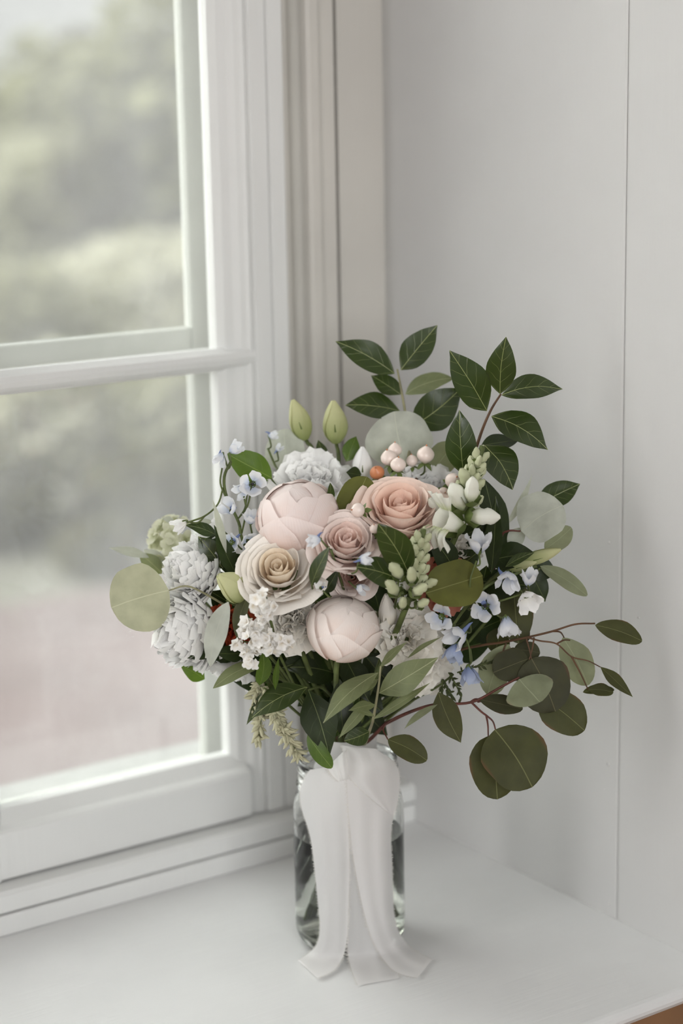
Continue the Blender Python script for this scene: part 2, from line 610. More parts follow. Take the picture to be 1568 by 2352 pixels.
# outer window seen through the inner one; unseen sashes widened likewise for light
window2 = tag(obj('window_2', None, None), 'outer window frame seen through the inner panes', None, None, 'structure')
for k in range(3):
    o1 = .031 if k == 0 else .031 - SW - (k - 1) * .78
    o0 = o1 - (.262 if k == 0 else .685)
    obj('stile', box(o1, o1 + .0955, .300, .314, .06, ZT, .003), 'paint_outer', window2)
    obj('bottom_rail', box(o0, o1, .300, .316, .045, .078, .004), 'paint_outer', window2)
    for zb in (.497, .887, 1.277):
        obj('glazing_bar', box(o0, o1, .300, .314, zb, zb + .022, .003), 'paint_outer', window2)
    for za, zb in ((.078, .497), (.519, .887), (.909, 1.277), (1.299, ZT)):
        obj('pane', box(o0, o1, .306, .309, za, zb), 'glass', window2)
obj('outer_sill', extrude_profile([(.255, .03), (.255, .0475), (.34, .0475), (.46, .035), (.46, .02)], -2.2, .35, 'x'), 'greyed_sill', window2)
obj('linings', box(.127, .165, .29, .345, .0, ZT), 'paint', window2)

# ================================================================== THE GARDEN
struct('terrace', box(-12, 20, .47, 4.75, -1.05, -1.0), 'paving', 'pinkish gravel terrace outside the window')
struct('lawn', box(-30, 60, 4.75, 70, -1.06, -1.02), 'lawn', 'grass beyond the terrace')


def leaf_cloud(name, blobs, n, size, seed):
    rnd = random.Random(seed)
    vs, fs = [], []
    tot = sum(b[3] * b[4] * b[3] for b in blobs)
    for (cx, cy, cz, rx, rz) in blobs:
        for _ in range(int(n * rx * rx * rz / tot)):
            while True:
                p = Vector((rnd.uniform(-1, 1), rnd.uniform(-1, 1), rnd.uniform(-1, 1)))
                if .35 < p.length < 1:
                    break
            p = Vector((cx + p.x * rx, cy + p.y * rx, cz + p.z * rz))
            a = Vector((rnd.gauss(0, 1), rnd.gauss(0, 1), rnd.gauss(0, .6))).normalized()
            b = a.orthogonal().normalized()
            s = size * rnd.uniform(.6, 1.3)
            k = len(vs)
            vs += [p - a * s, p + b * s * .5, p + a * s, p - b * s * .5]
            fs.append((k, k + 1, k + 2, k + 3))
    return mesh(name, vs, fs)


def tree(name, label, cat, x, y, zt, rx, mat, blobs, seed, n=2600, size=.11, group=None):
    t = thing(name, label, cat, (x, y, -1.02), group)
    rnd = random.Random(seed)
    tops = []
    obj('crown', leaf_cloud('crown', [(x + bx * rx, y + by * rx, zt + bz * rx, br * rx, bh * rx) for bx, by, bz, br, bh in blobs], n, size, seed), mat, t)
    obj('trunk', tube('trunk', [Vector((x, y, -1.03)), Vector((x + .03, y, (zt - 1) / 2)), Vector((x, y + .02, zt)), Vector((x + .05, y, zt + rx * .6))], [.05 * rx + .03, .04 * rx + .025, .03 * rx + .02, .01], 7), 'bark', t)
    for k in range(4):
        a = rnd.uniform(0, 6.28)
        s = Vector((x, y, zt - .3 * rx + .15 * k * rx))
        obj('branch', tube('branch', [s, s + Vector((math.cos(a) * .4, math.sin(a) * .4, .2)) * rx, s + Vector((math.cos(a) * .75, math.sin(a) * .75, .5)) * rx], [.02 * rx + .012, .015 * rx + .008, .005], 5), 'bark', t)
    return t


TB = [(0, 0, 0, .8, .75), (.5, .1, .35, .5, .5), (-.5, .2, .25, .5, .5), (.1, -.2, .75, .5, .45), (-.2, 0, -.5, .6, .5)]
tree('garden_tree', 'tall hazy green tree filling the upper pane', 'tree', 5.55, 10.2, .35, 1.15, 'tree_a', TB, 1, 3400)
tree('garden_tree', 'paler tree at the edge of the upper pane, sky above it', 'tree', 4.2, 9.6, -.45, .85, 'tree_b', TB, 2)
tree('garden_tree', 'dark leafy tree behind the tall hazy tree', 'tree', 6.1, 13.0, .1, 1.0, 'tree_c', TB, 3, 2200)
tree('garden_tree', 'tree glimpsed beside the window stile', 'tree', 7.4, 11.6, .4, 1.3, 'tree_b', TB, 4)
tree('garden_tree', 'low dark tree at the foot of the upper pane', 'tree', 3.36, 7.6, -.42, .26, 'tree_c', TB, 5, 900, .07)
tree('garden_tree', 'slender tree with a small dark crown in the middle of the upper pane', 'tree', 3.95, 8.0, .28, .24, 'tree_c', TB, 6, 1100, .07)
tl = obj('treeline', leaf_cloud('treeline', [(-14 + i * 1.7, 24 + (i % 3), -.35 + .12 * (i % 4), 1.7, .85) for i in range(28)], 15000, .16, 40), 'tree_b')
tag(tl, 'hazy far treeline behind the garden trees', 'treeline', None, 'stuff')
SB = [(0, 0, 0, .9, .75), (.5, 0, .3, .5, .45), (-.55, .1, .2, .5, .4), (.1, -.3, .45, .45, .4)]
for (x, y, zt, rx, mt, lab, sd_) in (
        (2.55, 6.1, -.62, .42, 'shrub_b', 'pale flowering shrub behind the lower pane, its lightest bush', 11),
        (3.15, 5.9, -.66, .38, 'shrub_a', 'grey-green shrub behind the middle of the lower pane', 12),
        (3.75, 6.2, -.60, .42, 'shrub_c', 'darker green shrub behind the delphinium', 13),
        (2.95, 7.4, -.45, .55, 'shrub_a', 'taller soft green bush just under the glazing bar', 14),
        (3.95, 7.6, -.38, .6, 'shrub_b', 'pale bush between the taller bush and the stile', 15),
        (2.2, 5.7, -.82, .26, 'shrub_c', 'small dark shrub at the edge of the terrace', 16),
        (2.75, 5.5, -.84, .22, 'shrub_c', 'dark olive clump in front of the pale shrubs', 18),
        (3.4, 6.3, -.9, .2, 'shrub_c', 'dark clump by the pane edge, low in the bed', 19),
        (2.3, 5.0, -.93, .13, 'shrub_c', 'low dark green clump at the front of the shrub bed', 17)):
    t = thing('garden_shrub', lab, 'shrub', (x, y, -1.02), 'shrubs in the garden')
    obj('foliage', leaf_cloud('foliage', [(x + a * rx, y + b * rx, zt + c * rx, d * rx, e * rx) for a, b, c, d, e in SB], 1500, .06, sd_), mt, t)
    for k in range(3):
        q = k * 2.1
        obj('stem', tube('stem', [Vector((x, y, -1.03)), Vector((x + .2 * rx * math.cos(q), y + .2 * rx * math.sin(q), (zt - 1) / 2)), Vector((x + .5 * rx * math.cos(q), y + .5 * rx * math.sin(q), zt))], [.015, .012, .006], 5), 'bark', t)

# ================================================================== JAR
JR = .049
jar = thing('glass_jar', 'clear glass preserving jar holding the bouquet stems', 'jar', (0, 0, 0))
outer = [(.0005, .004), (.020, .0035), (.034, .001), (.040, .0005), (.0445, .002), (.0475, .0065), (.0488, .013), (.049, .022), (.049, .118), (.0486, .127), (.0472, .1345), (.0452, .139), (.0440, .1425),
         (.0440, .1445), (.0456, .1455), (.0456, .1470), (.0436, .1480), (.0434, .1510), (.0448, .1522), (.0448, .1538), (.0434, .1552), (.0434, .1590), (.0446, .1600), (.0446, .1614), (.0434, .1626), (.0434, .1665), (.0438, .1690), (.0432, .1705)]
inner = [(.0418, .1700), (.0412, .1640), (.0412, .1440), (.0432, .1375), (.0458, .1310), (.0467, .1230), (.0470, .1180), (.0470, .020), (.0445, .0125), (.0410, .0090), (.030, .0075), (.0005, .0085)]
obj('jar_glass', lathe('jar_glass', outer + inner, 64), 'jar', jar)
wl = .102
obj('water', lathe('water', [(.0005, .0080), (.030, .0069), (.0416, .0086), (.0452, .0122), (.0475, .0200), (.0475, wl), (.0462, wl - .0006), (.044, wl - .001), (.0005, wl - .001)], 48), 'water', jar)

# ================================================================== BOUQUET HELPERS
BIND = Vector((0.0, 0.0, .192))
_stem_n = [0]


def to_jar(pts):
    """carry a stem from the last point through the tied neck and down into the jar"""
    k = _stem_n[0]
    _stem_n[0] += 1
    a = k * 2.39996
    r = .017 * math.sqrt(((k * 7) % 23 + .5) / 23)
    p = pts[-1]
    b = BIND + Vector((math.cos(a) * r, math.sin(a) * r, 0))
    dirn = (b - p)
    mid = p.lerp(b, .55) + Vector((0, 0, -.012))
    if k % 3:
        return [mid, b, b + Vector((-math.cos(a) * .004, -math.sin(a) * .004, -.03))]
    rb = .036 * math.sqrt(((k * 11) % 23 + .5) / 23)
    e = Vector((math.cos(a + 2.6) * rb, math.sin(a + 2.6) * rb, .012))
    return [mid, b, b.lerp(e, .35), e]


PROF = {
    'ovate': [(0, .0), (.05, .22), (.12, .50), (.22, .78), (.34, .96), (.45, 1), (.56, .95), (.68, .80), (.80, .56), (.90, .28), (.96, .10), (1, 0)],
    'elliptic': [(0, 0), (.05, .30), (.12, .56), (.25, .85), (.4, .99), (.5, 1), (.65, .91), (.8, .66), (.9, .40), (.96, .20), (1, 0)],
    'round': [(0, 0), (.03, .34), (.08, .56), (.16, .77), (.28, .94), (.42, 1), (.58, .985), (.72, .90), (.84, .73), (.93, .50), (.98, .26), (1, 0)],
    'euc': [(0, 0), (.05, .26), (.12, .50), (.25, .80), (.4, .97), (.52, 1), (.66, .95), (.8, .78), (.9, .56), (.96, .36), (1, .10)],
    'lance': [(0, 0), (.06, .22), (.15, .52), (.3, .88), (.42, 1), (.55, .95), (.7, .72), (.84, .40), (.94, .14), (1, 0)],
}


def leaf_obj(parent, b, t, wpx, shape='ovate', mat='dark', face=(0, .3, 1), bend=.06, fold=.12, wave=.03, name='leaf', nick=None):
    """one leaf from base pixel b to tip pixel t, each with its own depth"""
    pb, pt = P(*b), P(*t)
    L = (pt - pb).length
    hw = wpx * mpp((b[2] + t[2]) / 2) / 2
    y = (pt - pb).normalized()
    f = V3(face)
    z = f - y * f.dot(y)
    if z.length < .05:
        z = y.orthogonal()
    z.normalize()
    x = y.cross(z)
    prof = PROF[shape]
    sd_ = random.random() * 100
    ns, nt = 8, 14
    vs, uv, fs = [], [], []
    for j in range(nt + 1):
        s = j / nt
        s = .5 - .5 * math.cos(math.pi * s) if shape in ('round', 'euc') else s
        wv = max(blend(prof, s), .012)
        for i in range(ns + 1):
            u = i / ns * 2 - 1
            xx = u * wv * hw
            if nick and shape in ('round', 'euc') and s > .8:
                s2 = s - .05 * (1 - min(1, abs(u - nick) * 3)) * (s - .8) * 5
            else:
                s2 = s
            xx *= 1 + .035 * math.sin(s * 9 + sd_ * 3 + (2 if u > 0 else 0))
            zz = fold * abs(xx) + bend * L * math.sin(math.pi * min(s, 1)) - .25 * fold * hw * u * u
            zz += wave * hw * abs(u) * math.sin(s * 11 + sd_ + (1.3 if u > 0 else 0))
            zz += .04 * hw * noise.noise(Vector((u * 1.3, s * 3, sd_)))
            side = .04 * L * math.sin(math.pi * s) * math.sin(sd_ * 5)
            vs.append(Vector((xx + side, s2 * L, zz)))
            uv.append((.5 + .5 * xx / hw, s))
    for j in range(nt):
        for i in range(ns):
            a = j * (ns + 1) + i
            fs.append((a, a + 1, a + ns + 2, a + ns + 1))
    W = Matrix(((x.x, y.x, z.x, pb.x), (x.y, y.y, z.y, pb.y), (x.z, y.z, z.z, pb.z), (0, 0, 0, 1)))
    return obj(name, mesh('leaf', vs, fs, uv), mat, parent, W)


def sprig(name, label, cat, stem, leaves, smat='stem_brown', r=.0016, group=None, jar_=True, twigs=()):
    """stem: pixels with depth from the tip down to where it enters the bouquet"""
    pts = [P(*s) for s in stem]
    t = thing(name, label, cat, pts[-1], group)
    path = spline(pts, 6)
    rad = [r * (.55 + .45 * min(1, i / max(1, len(path) - 1))) for i in range(len(path))]
    if jar_:
        tail = spline([pts[-1]] + to_jar(pts), 5)[1:]
        path += tail
        rad += [r] * len(tail)
    obj('stem', tube('stem', path, rad, 6), smat, t)
    for tw in twigs:
        q = spline([P(*s) for s in tw], 6)
        obj('twig', tube('twig', q, [r * .6 * (1 - .4 * i / len(q)) for i in range(len(q))], 6), smat, t)
    for lf in leaves:
        leaf_obj(t, *lf[:2], **dict(zip(('wpx', 'shape', 'mat', 'face', 'bend', 'fold', 'wave'), lf[2:])))
    return t


# ---- flower parts
def revolve_petal(th, phi, prof, R, curl=.1, ruffle=.02, seed=0, nu=8, nv=9, off=0.0, wide=.62, notch=0.0, drop=.16, spiral=0.0, ex=2.6):
    """one petal as a patch of a surface of revolution; prof(v) -> (r, z) in units of R"""
    def fn(u, v):
        uu = u * 2 - 1
        top = 1 - drop * abs(uu) ** ex - notch * max(0, 1 - abs(uu) * 4)
        vv = v * top
        r, z = prof(vv)
        wv = math.sqrt(max(.02, 1 - ((v - .58) / wide) ** 2)) if v > .58 else .34 + .66 * math.sin(v / .58 * math.pi / 2)
        a = th + uu * phi * wv
        nn = noise.noise(Vector((math.cos(a) * 2 + seed, math.sin(a) * 2, v * 2.2 + seed * .7)))
        k = max(0, (v - .66) / .34) ** 2
        r2 = r + off * (.4 + .6 * v) + curl * k + ruffle * nn * (.3 + v) + .02 * abs(uu) ** 3 + spiral * uu * (.3 + .7 * v)
        z2 = z - curl * .55 * k * k + ruffle * .7 * noise.noise(Vector((uu * 2.5, seed, v * 2)))
        return (r2 * R * math.cos(a), r2 * R * math.sin(a), z2 * R)
    return grid('petal', nu, nv, fn)


def calyx(t, Wf, R, n=5, z=-.5, mat='calyx', ln=.55):
    me = grid('sepal', 2, 5, lambda u, v: ((u - .5) * .34 * R * math.sin(math.pi * (v * .9 + .08)), R * (.12 + ln * v), R * (.16 * v * v)))
    for k in range(n):
        obj('sepal', me, mat, t, Wf @ Matrix.Translation((0, 0, z * R)) @ Matrix.Rotation(k * 2 * math.pi / n, 4, 'Z') @ Matrix.Rotation(.5, 4, 'X'))


def head(name, label, cat, px, R, face, group=None, smat='stem', sr=.0024, zb=-.55):
    """root, frame and stem of a flower whose centre is at pixel px"""
    c = P(*px)
    ax = V3(face)
    Rm = R * mpp(px[2])
    base = c + ax * (zb * Rm)
    t = thing(name, label, cat, base, group)
    pts = [base + ax * (.1 * Rm), base - ax * .02]
    path = spline(pts + to_jar(pts), 5)
    obj('stem', tube('stem', path, sr, 6), smat, t)
    return t, frame(c, ax), Rm


def rose(label, px, R, face, mat, group='garden roses', seed=1, spin=0, open_=1.0):
    t, Wf, Rm = head('garden_rose', label, 'rose', px, R, face, group)
    Wf = Wf @ Matrix.Rotation(spin, 4, 'Z')
    rnd = random.Random(seed)
    layers = [(2, .11, .46, .0, 2.3), (3, .25, .52, .01, 1.75), (3, .40, .54, .03, 1.6), (4, .54, .52, .06, 1.3), (4, .68, .47, .11, 1.2), (5, .82, .39, .18, 1.05), (5, .96, .24, .26, .98)]
    for li, (n, rm, zt, cu, phi) in enumerate(layers):
        for k in range(n):
            th = k * 2 * math.pi / n + li * .9 + rnd.uniform(-.15, .15)
            rj = rm * open_ * rnd.uniform(.94, 1.06)
            zj = zt + rnd.uniform(-.05, .04)
            inner_ = li < 4

            def prof(v, rj=rj, zj=zj, inner_=inner_, li=li):
                s = math.sin(v * math.pi / 2)
                bul = .10 * math.sin(v * math.pi) * (1 if inner_ else .55)
                r = .06 + (rj - .06) * (s ** .9) + bul * rj
                z = -.5 + (zj + .5) * (v ** (1.0 if inner_ else 1.25))
                return r, z
            me = revolve_petal(th, phi * rnd.uniform(.9, 1.1), prof, Rm, cu * rnd.uniform(.6, 1.4), .02 + .008 * li, seed * 13 + li * 7 + k, 12, 10, off=.02 * (k % 3), wide=.85, drop=.13 + .02 * li, spiral=.05)
            obj('petal', me, mat + ('_heart' if li < 3 else ''), t, Wf)
    calyx(t, Wf, Rm, 5, -.55)
    return t


def peony_bud(label, px, R, face, mat, seed=1, spin=0, tall=1.0, open_=.0, n=13):
    t, Wf, Rm = head('peony_bud', label, 'peony', px, R, face, 'peonies', zb=-.9 * tall)
    Wf = Wf @ Matrix.Rotation(spin, 4, 'Z')
    rnd = random.Random(seed)
    obj('inner_petals', grid('inner_petals', 24, 14, lambda u, v: ((.885 + .02 * math.sin(u * 18.85 + 5 * v)) * Rm * max(.002, math.sin(math.pi * v)) * math.cos(u * 6.28319), (.885 + .02 * math.sin(u * 18.85 + 5 * v)) * Rm * max(.002, math.sin(math.pi * v)) * math.sin(u * 6.28319), -.835 * Rm * tall * math.cos(math.pi * v)), lambda u, v: (u, .35 + .6 * v)), mat, t, Wf)
    # inner ball of closed petals, then overlapping outer guards that end lower and lower
    for k in range(n):
        layer = k / (n - 1)
        th = k * 2.39996 + rnd.uniform(-.2, .2)
        amax = (.98 - .34 * layer + rnd.uniform(-.05, .05)) * math.pi
        amax = min(amax, math.pi * (.985 - .1 * open_))
        rr = .90 + .10 * layer
        phi = 1.25 - .2 * layer + rnd.uniform(-.1, .1)

        def prof(v, amax=amax, rr=rr):
            a = .10 + v * (amax - .10)
            r = rr * math.sin(a) * (1 + .04 * math.sin(a))
            if a > math.pi * .55 and open_:
                r += open_ * .35 * ((a / math.pi - .55) / .45) ** 1.2
            z = -math.cos(a) * rr * tall * .94
            return r, z
        me = revolve_petal(th, phi, prof, Rm, .045 * layer, .014, seed * 17 + k, 14, 14, 0.0, .95, 0.0, .34, .035, 1.7)
        obj('petal', me, mat, t, Wf)
    calyx(t, Wf, Rm, 4, -.93 * tall, ln=.6)
    return t


def fan_petal(seed, ln=1.0, wd=.62, ruf=.10, teeth=.05, nu=10, nv=6, cup=.25):
    rnd = random.Random(seed)
    ph = rnd.uniform(0, 6)

    def fn(u, v):
        uu = u * 2 - 1
        e = 1 - .22 * abs(uu) ** 2.2 + teeth * math.sin(uu * 13 + ph) * v ** 2 + teeth * .6 * math.sin(uu * 29 + ph * 2)
        y = v * ln * e
        x = uu * wd * (.16 + .84 * v ** .8)
        z = cup * v * v * (1 - .3 * uu * uu) + ruf * v ** 1.6 * math.sin(uu * 6.5 + ph) + ruf * .7 * v ** 2 * noise.noise(Vector((uu * 4, v * 2, seed)))
        return (x, y, z)
    return grid('petal', nu, nv, fn)


FAN = [fan_petal(s) for s in range(7)]
FANS = {}


def carnation(name, label, cat, px, R, face, mat, n=44, seed=1, group='ruffled carnations', zb=-.6, spread=1.0, smin=.55):
    t, Wf, Rm = head(name, label, cat, px, R, face, group, zb=zb)
    rnd = random.Random(seed)
    if mat not in FANS:
        FANS[mat] = []
        for f in FAN:
            g = f.copy()
            g.materials.append(M[mat])
            FANS[mat].append(g)
    for k in range(n):
        s = k / n
        tilt = (.08 + 1.28 * s ** .75) * spread + rnd.uniform(-.12, .12)      # away from the axis
        a = k * 2.39996 + rnd.uniform(-.3, .3)
        sz = Rm * (smin + .42 * s) * rnd.uniform(.85, 1.12)
        Wp = Wf @ Matrix.Rotation(a, 4, 'Z') @ Matrix.Translation((0, .05 * Rm * (1 + 2 * s), -.42 * Rm)) @ Matrix.Rotation(math.pi / 2 - tilt, 4, 'X') @ Matrix.Rotation(rnd.uniform(-.35, .35), 4, 'Y') @ Matrix.Scale(sz, 4)
        Wp = Wp @ Matrix.Rotation(math.pi, 4, 'Y') if rnd.random() < .25 else Wp
        obj('petal', FANS[mat][k % 7], None, t, Wp)
    # green calyx cup
    obj('calyx', lathe('calyx', [(.004 * 0 + .03 * Rm, -1.0 * Rm), (.16 * Rm, -.9 * Rm), (.2 * Rm, -.6 * Rm), (.22 * Rm, -.4 * Rm)], 10), 'calyx', t, Wf)
    return t


def spoon(seed, wd=.2):
    rnd = random.Random(seed)
    ph = rnd.uniform(0, 6)

    def fn(u, v):
        uu = u * 2 - 1
        wv = .35 + .65 * math.sin(min(1, v * 1.35) * math.pi / 2)
        if v > .72:
            wv *= math.sqrt(max(.05, 1 - ((v - .72) / .29) ** 2))
        x = uu * wd * wv
        y = v * (1 + .03 * math.sin(uu * 4 + ph) * v)
        z = .17 * v * v + .30 * wd * uu * uu * v + .02 * math.sin(ph + 4 * v) + .015 * math.sin(uu * 5 + ph) * v
        return (x, y, z)
    return grid('petal', 6, 9, fn)


SPOON = [spoon(s, .24 + .03 * (s % 3)) for s in range(6)]
for g in SPOON:
    g.materials.append(M['white'])


def feathery(label, px, R, face, seed=1, n=150):
    """double white flower of many narrow overlapping petals, seen from its side"""
    t, Wf, Rm = head('white_double_flower', label, 'flower', px, R, face, 'double white flowers', zb=-.55, sr=.0028)
    rnd = random.Random(seed)
    for k in range(n):
        s = (k + .5) / n
        tilt = .05 + 1.3 * s ** .7 + rnd.uniform(-.06, .06)
        a = k * 2.39996 + rnd.uniform(-.15, .15)
        ln = Rm * (1.35 - .30 * s) * rnd.uniform(.85, 1.1)
        st = Rm * .05
        Wp = Wf @ Matrix.Rotation(a, 4, 'Z') @ Matrix.Translation((0, 0, -.6 * Rm)) @ Matrix.Rotation(math.pi / 2 - tilt, 4, 'X') @ Matrix.Translation((0, st, 0)) @ Matrix.Rotation(rnd.uniform(-.1, .1), 4, 'Y') @ Matrix.Scale(ln, 4)
        obj('petal', SPOON[k % 6], None, t, Wp)
    obj('receptacle', lathe('receptacle', [(.02 * Rm, -.75 * Rm), (.14 * Rm, -.70 * Rm), (.2 * Rm, -.58 * Rm), (.16 * Rm, -.5 * Rm), (.01 * Rm, -.45 * Rm)], 10), 'calyx', t, Wf)
    return t


def ellipsoid(name, a, c, n=8, m=7, pinch=0.0, point=0.0):
    """upright egg of radius a and half height c, base at z = 0, optional waist and pointed tip"""
    prof = []
    for k in range(m + 1):
        s = k / m
        r = a * math.sin(math.pi * min(max(s, .02), .98)) ** (.75 if not point else .75 + point * s)
        r *= 1 - pinch * math.exp(-((s - .55) / .13) ** 2)
        prof.append((max(r, a * .03), 2 * c * s))
    return lathe(name, prof, n)


def snap_bud_mesh(k):
    def fn(u, v):
        a = u * 2 * math.pi
        r = math.sin(math.pi * min(max(v, .03), .975)) ** .7
        r *= 1 - .16 * math.exp(-((v - .58) / .1) ** 2)
        lob = 1 + (.16 * abs(math.cos(a)) if v > .6 else .02 * math.cos(3 * a))
        return (.27 * r * math.cos(a) * lob + .12 * v * v, .24 * r * math.sin(a), v)
    return grid('bud', 10, 9, fn)


SNAPBUD = snap_bud_mesh(0)


def snap_open(seed):
    """open snapdragon floret: tube, two upper lobes, ruffled lower lip"""
    vs, fs, uv = [], [], []

    def add(nu, nv, fn):
        o = len(vs)
        for j in range(nv + 1):
            for i in range(nu + 1):
                vs.append(fn(i / nu, j / nv))
                uv.append((i / nu, j / nv))
        for j in range(nv):
            for i in range(nu):
                q = o + j * (nu + 1) + i
                fs.append((q, q + 1, q + nu + 2, q + nu + 1))
    add(10, 5, lambda u, v: (.26 * (.55 + .6 * v) * math.cos(u * 6.2832), .24 * (.55 + .6 * v) * math.sin(u * 6.2832), .62 * v))
    for s in (-1, 1):
        add(6, 5, lambda u, v: (.22 + .25 * v + .05 * math.sin(u * 9) * v, s * (.02 + (u * .42) * (.4 + .6 * v)), .55 + .42 * v * (1 - .25 * u) + .05 * math.sin(u * 12 + seed)))
    for s in (-1, 0, 1):
        add(6, 5, lambda u, v: (-.2 - .42 * v + .10 * math.sin(u * 8 + s) * v, s * .26 + (u - .5) * .42 * (.6 + .6 * v), .56 + .16 * math.sin(v * 2.6) - .22 * v * v + .06 * math.sin(u * 11 + seed)))
    return mesh('floret', vs, fs, uv)


def bell_petals(n, R, open_, seed, ln=1.0, phi=.72):
    out = []
    for k in range(n):
        def prof(v):
            return .10 + .40 * math.sin(min(1, v * 1.5) * math.pi / 2) + open_ * .8 * v ** 3, -.5 * ln + ln * v
        out.append(revolve_petal(k * 2 * math.pi / n + (.3 if k % 2 else 0), phi, prof, R, .10 * open_ + .03, .13, seed * 5 + k, 5, 6, .03 * (k % 2), .5))
    return out


BELLS = {}


def bell(t, px, R, face, open_=.25, mat='blue', n=5, seed=0, spur=True, eye=False, ln=1.0, name='floret'):
    """delphinium floret with its petals and spur; px is its centre"""
    Rm = R * mpp(px[2])
    c = P(*px)
    ax = V3(face)
    Wf = frame(c, ax) @ Matrix.Rotation(seed * 1.7, 4, 'Z') @ Matrix.Scale(Rm, 4)
    key = (round(open_, 2), mat, n, seed % 3, ln)
    if key not in BELLS:
        ms = bell_petals(n, 1.0, open_, seed % 3 + 1, ln)
        for m_ in ms:
            m_.materials.append(M[mat])
        cup = lathe('cup', [(.03, -.62 * ln), (.10, -.55 * ln), (.16, -.45 * ln), (.2, -.3 * ln)], 8)
        cup.materials.append(M['calyx'])
        BELLS[key] = (ms, cup)
    ms, cup = BELLS[key]
    f = obj(name, cup, None, t, Wf)
    for m_ in ms:
        obj('petal', m_, None, f, Wf)
    if spur:
        sp_ = [Vector((.12, 0, -.3)), Vector((.34, 0, -.45)), Vector((.5, .05, -.75)), Vector((.52, .05, -.95))]
        obj('spur', tube('spur', sp_, [.14, .12, .07, .02], 6), 'blue_deep', f, Wf)
    if eye:
        obj('eye', ellipsoid('eye', .09, .07, 6, 4), 'dark_eye', f, Wf @ Matrix.Translation((0, 0, -.2)))
    return c - ax * (.58 * Rm)


def twig(t, pts, r=.0009, mat='stem', name='stalk'):
    q = spline([p if isinstance(p, Vector) else P(*p) for p in pts], 5)
    return obj(name, tube(name, q, r, 5), mat, t)

# ================================================================== FLOWERS
peony_bud('large blush peony bud, taller than wide, above the cream rose', (682, 1186, .055), 90, (-.12, .95, .28), 'peony', 3, .6, 1.0, .25, 11)
peony_bud('closed round cream-pink peony bud at the front centre', (788, 1443, .088), 82, (.14, .90, .42), 'peony_cream', 5, 2.3, .98, .0, 12)
rose('peach garden rose, the deepest pink, below the white berries', (918, 1180, .055), 98, (.02, .84, .52), 'rose_peach', 'garden roses', 2, .4)
rose('soft pink garden rose between the blush peony and the peach rose', (795, 1252, .082), 78, (.05, .72, .68), 'rose_pink', 'garden roses', 3, 1.3)
rose('cream garden rose with apricot heart below the large peony bud', (640, 1315, .082), 86, (-.04, .68, .72), 'rose_cream', 'garden roses', 4, 2.1)
rose('half-hidden pink rose under the soft pink rose', (808, 1325, .06), 50, (-.1, .3, .9), 'rose_pink', 'garden roses', 6, .2)
feathery('white double flower with narrow petals, upper of the two at the far left', (452, 1312, .025), 82, (-.72, .42, .45), 4, 120)
feathery('white double flower with narrow petals, lower and larger of the two at the far left', (436, 1442, .035), 104, (-.75, -.22, .50), 5, 140)
carnation('white_carnation', 'bright white carnation behind the large peony bud', 'carnation', (712, 1105, -.01), 98, (-.05, .86, .45), 'white', 50, 1)
carnation('white_carnation', 'white carnation behind the peach rose, under the berries', 'carnation', (988, 1118, .0), 82, (.1, .80, .55), 'white', 44, 2)
carnation('ivory_carnation', 'ivory carnation between the white statice and the round peony bud', 'carnation', (668, 1418, .07), 82, (-.1, .30, .92), 'ivory', 46, 3)
carnation('ivory_carnation', 'ivory carnation just beside the round peony bud, under the green snapdragon', 'carnation', (938, 1462, .072), 84, (.08, .42, .88), 'ivory', 44, 4)
carnation('white_carnation', 'lowest white carnation, behind the arching sage leaf', 'carnation', (968, 1540, .04), 74, (.35, -.15, .9), 'ivory', 40, 5)
carnation('salmon_carnation', 'salmon carnation peeking out behind the olive disc leaf', 'carnation', (1018, 1342, .04), 66, (-.05, .2, .95), 'salmon', 36, 6)
carnation('rust_carnation', 'rust red carnation beside the double white flowers', 'carnation', (520, 1440, .05), 66, (-.35, .05, .9), 'rust', 36, 7)
carnation('white_carnation', 'small white carnation low on the jar side, hanging under the double flower', 'carnation', (535, 1535, .03), 84, (-.12, -.9, .42), 'white', 26, 8, spread=.55)
carnation('ivory_carnation', 'pale carnation tucked beside the cream rose, half covered', 'carnation', (572, 1300, .055), 46, (-.6, .4, .6), 'ivory', 26, 9)
carnation('white_carnation', 'small white filler carnation behind the green snapdragon florets', 'carnation', (1062, 1262, .03), 52, (.2, .3, .9), 'ivory', 26, 10)


# ---- lisianthus buds
def lisianthus(label, tip, base, wpx, stem_to, mat='green_bud', twist=1.6, face_roll=0.0, slim=1.0):
    pb, pt = P(*base), P(*tip)
    ax = (pt - pb)
    H = ax.length
    R = wpx * mpp(base[2]) / 2
    pts = [pb, P(*stem_to)]
    t = thing('lisianthus_bud', label, 'flower bud', pb, 'lisianthus buds')
    obj('stem', tube('stem', spline(pts + to_jar(pts), 5), .0018, 6), 'stem', t)
    Wf = frame(pb, ax)
    for k in range(5):
        def fn(u, v, k=k):
            r = math.sin(math.pi * (.06 + .90 * v ** .9)) ** .8 * (1 - .25 * v)
            r = max(r, .06)
            a = k * 1.2566 + (u - .5) * 1.75 * (1 - .35 * v) + twist * v
            rr = R * r * (1.0 + .07 * (u - .2) * 1.6)
            return (rr * math.cos(a), rr * math.sin(a), H * v)
        obj('petal', grid('petal', 6, 10, fn), mat, t, Wf)
    me = grid('sepal', 2, 4, lambda u, v: ((u - .5) * .30 * R * (1 - v * .9), R * (.25 + .95 * math.sin(v * 1.3)), H * .5 * v))
    for k in range(4):
        obj('sepal', me, 'calyx', t, Wf @ Matrix.Rotation(k * 1.57, 4, 'Z'))
    return t


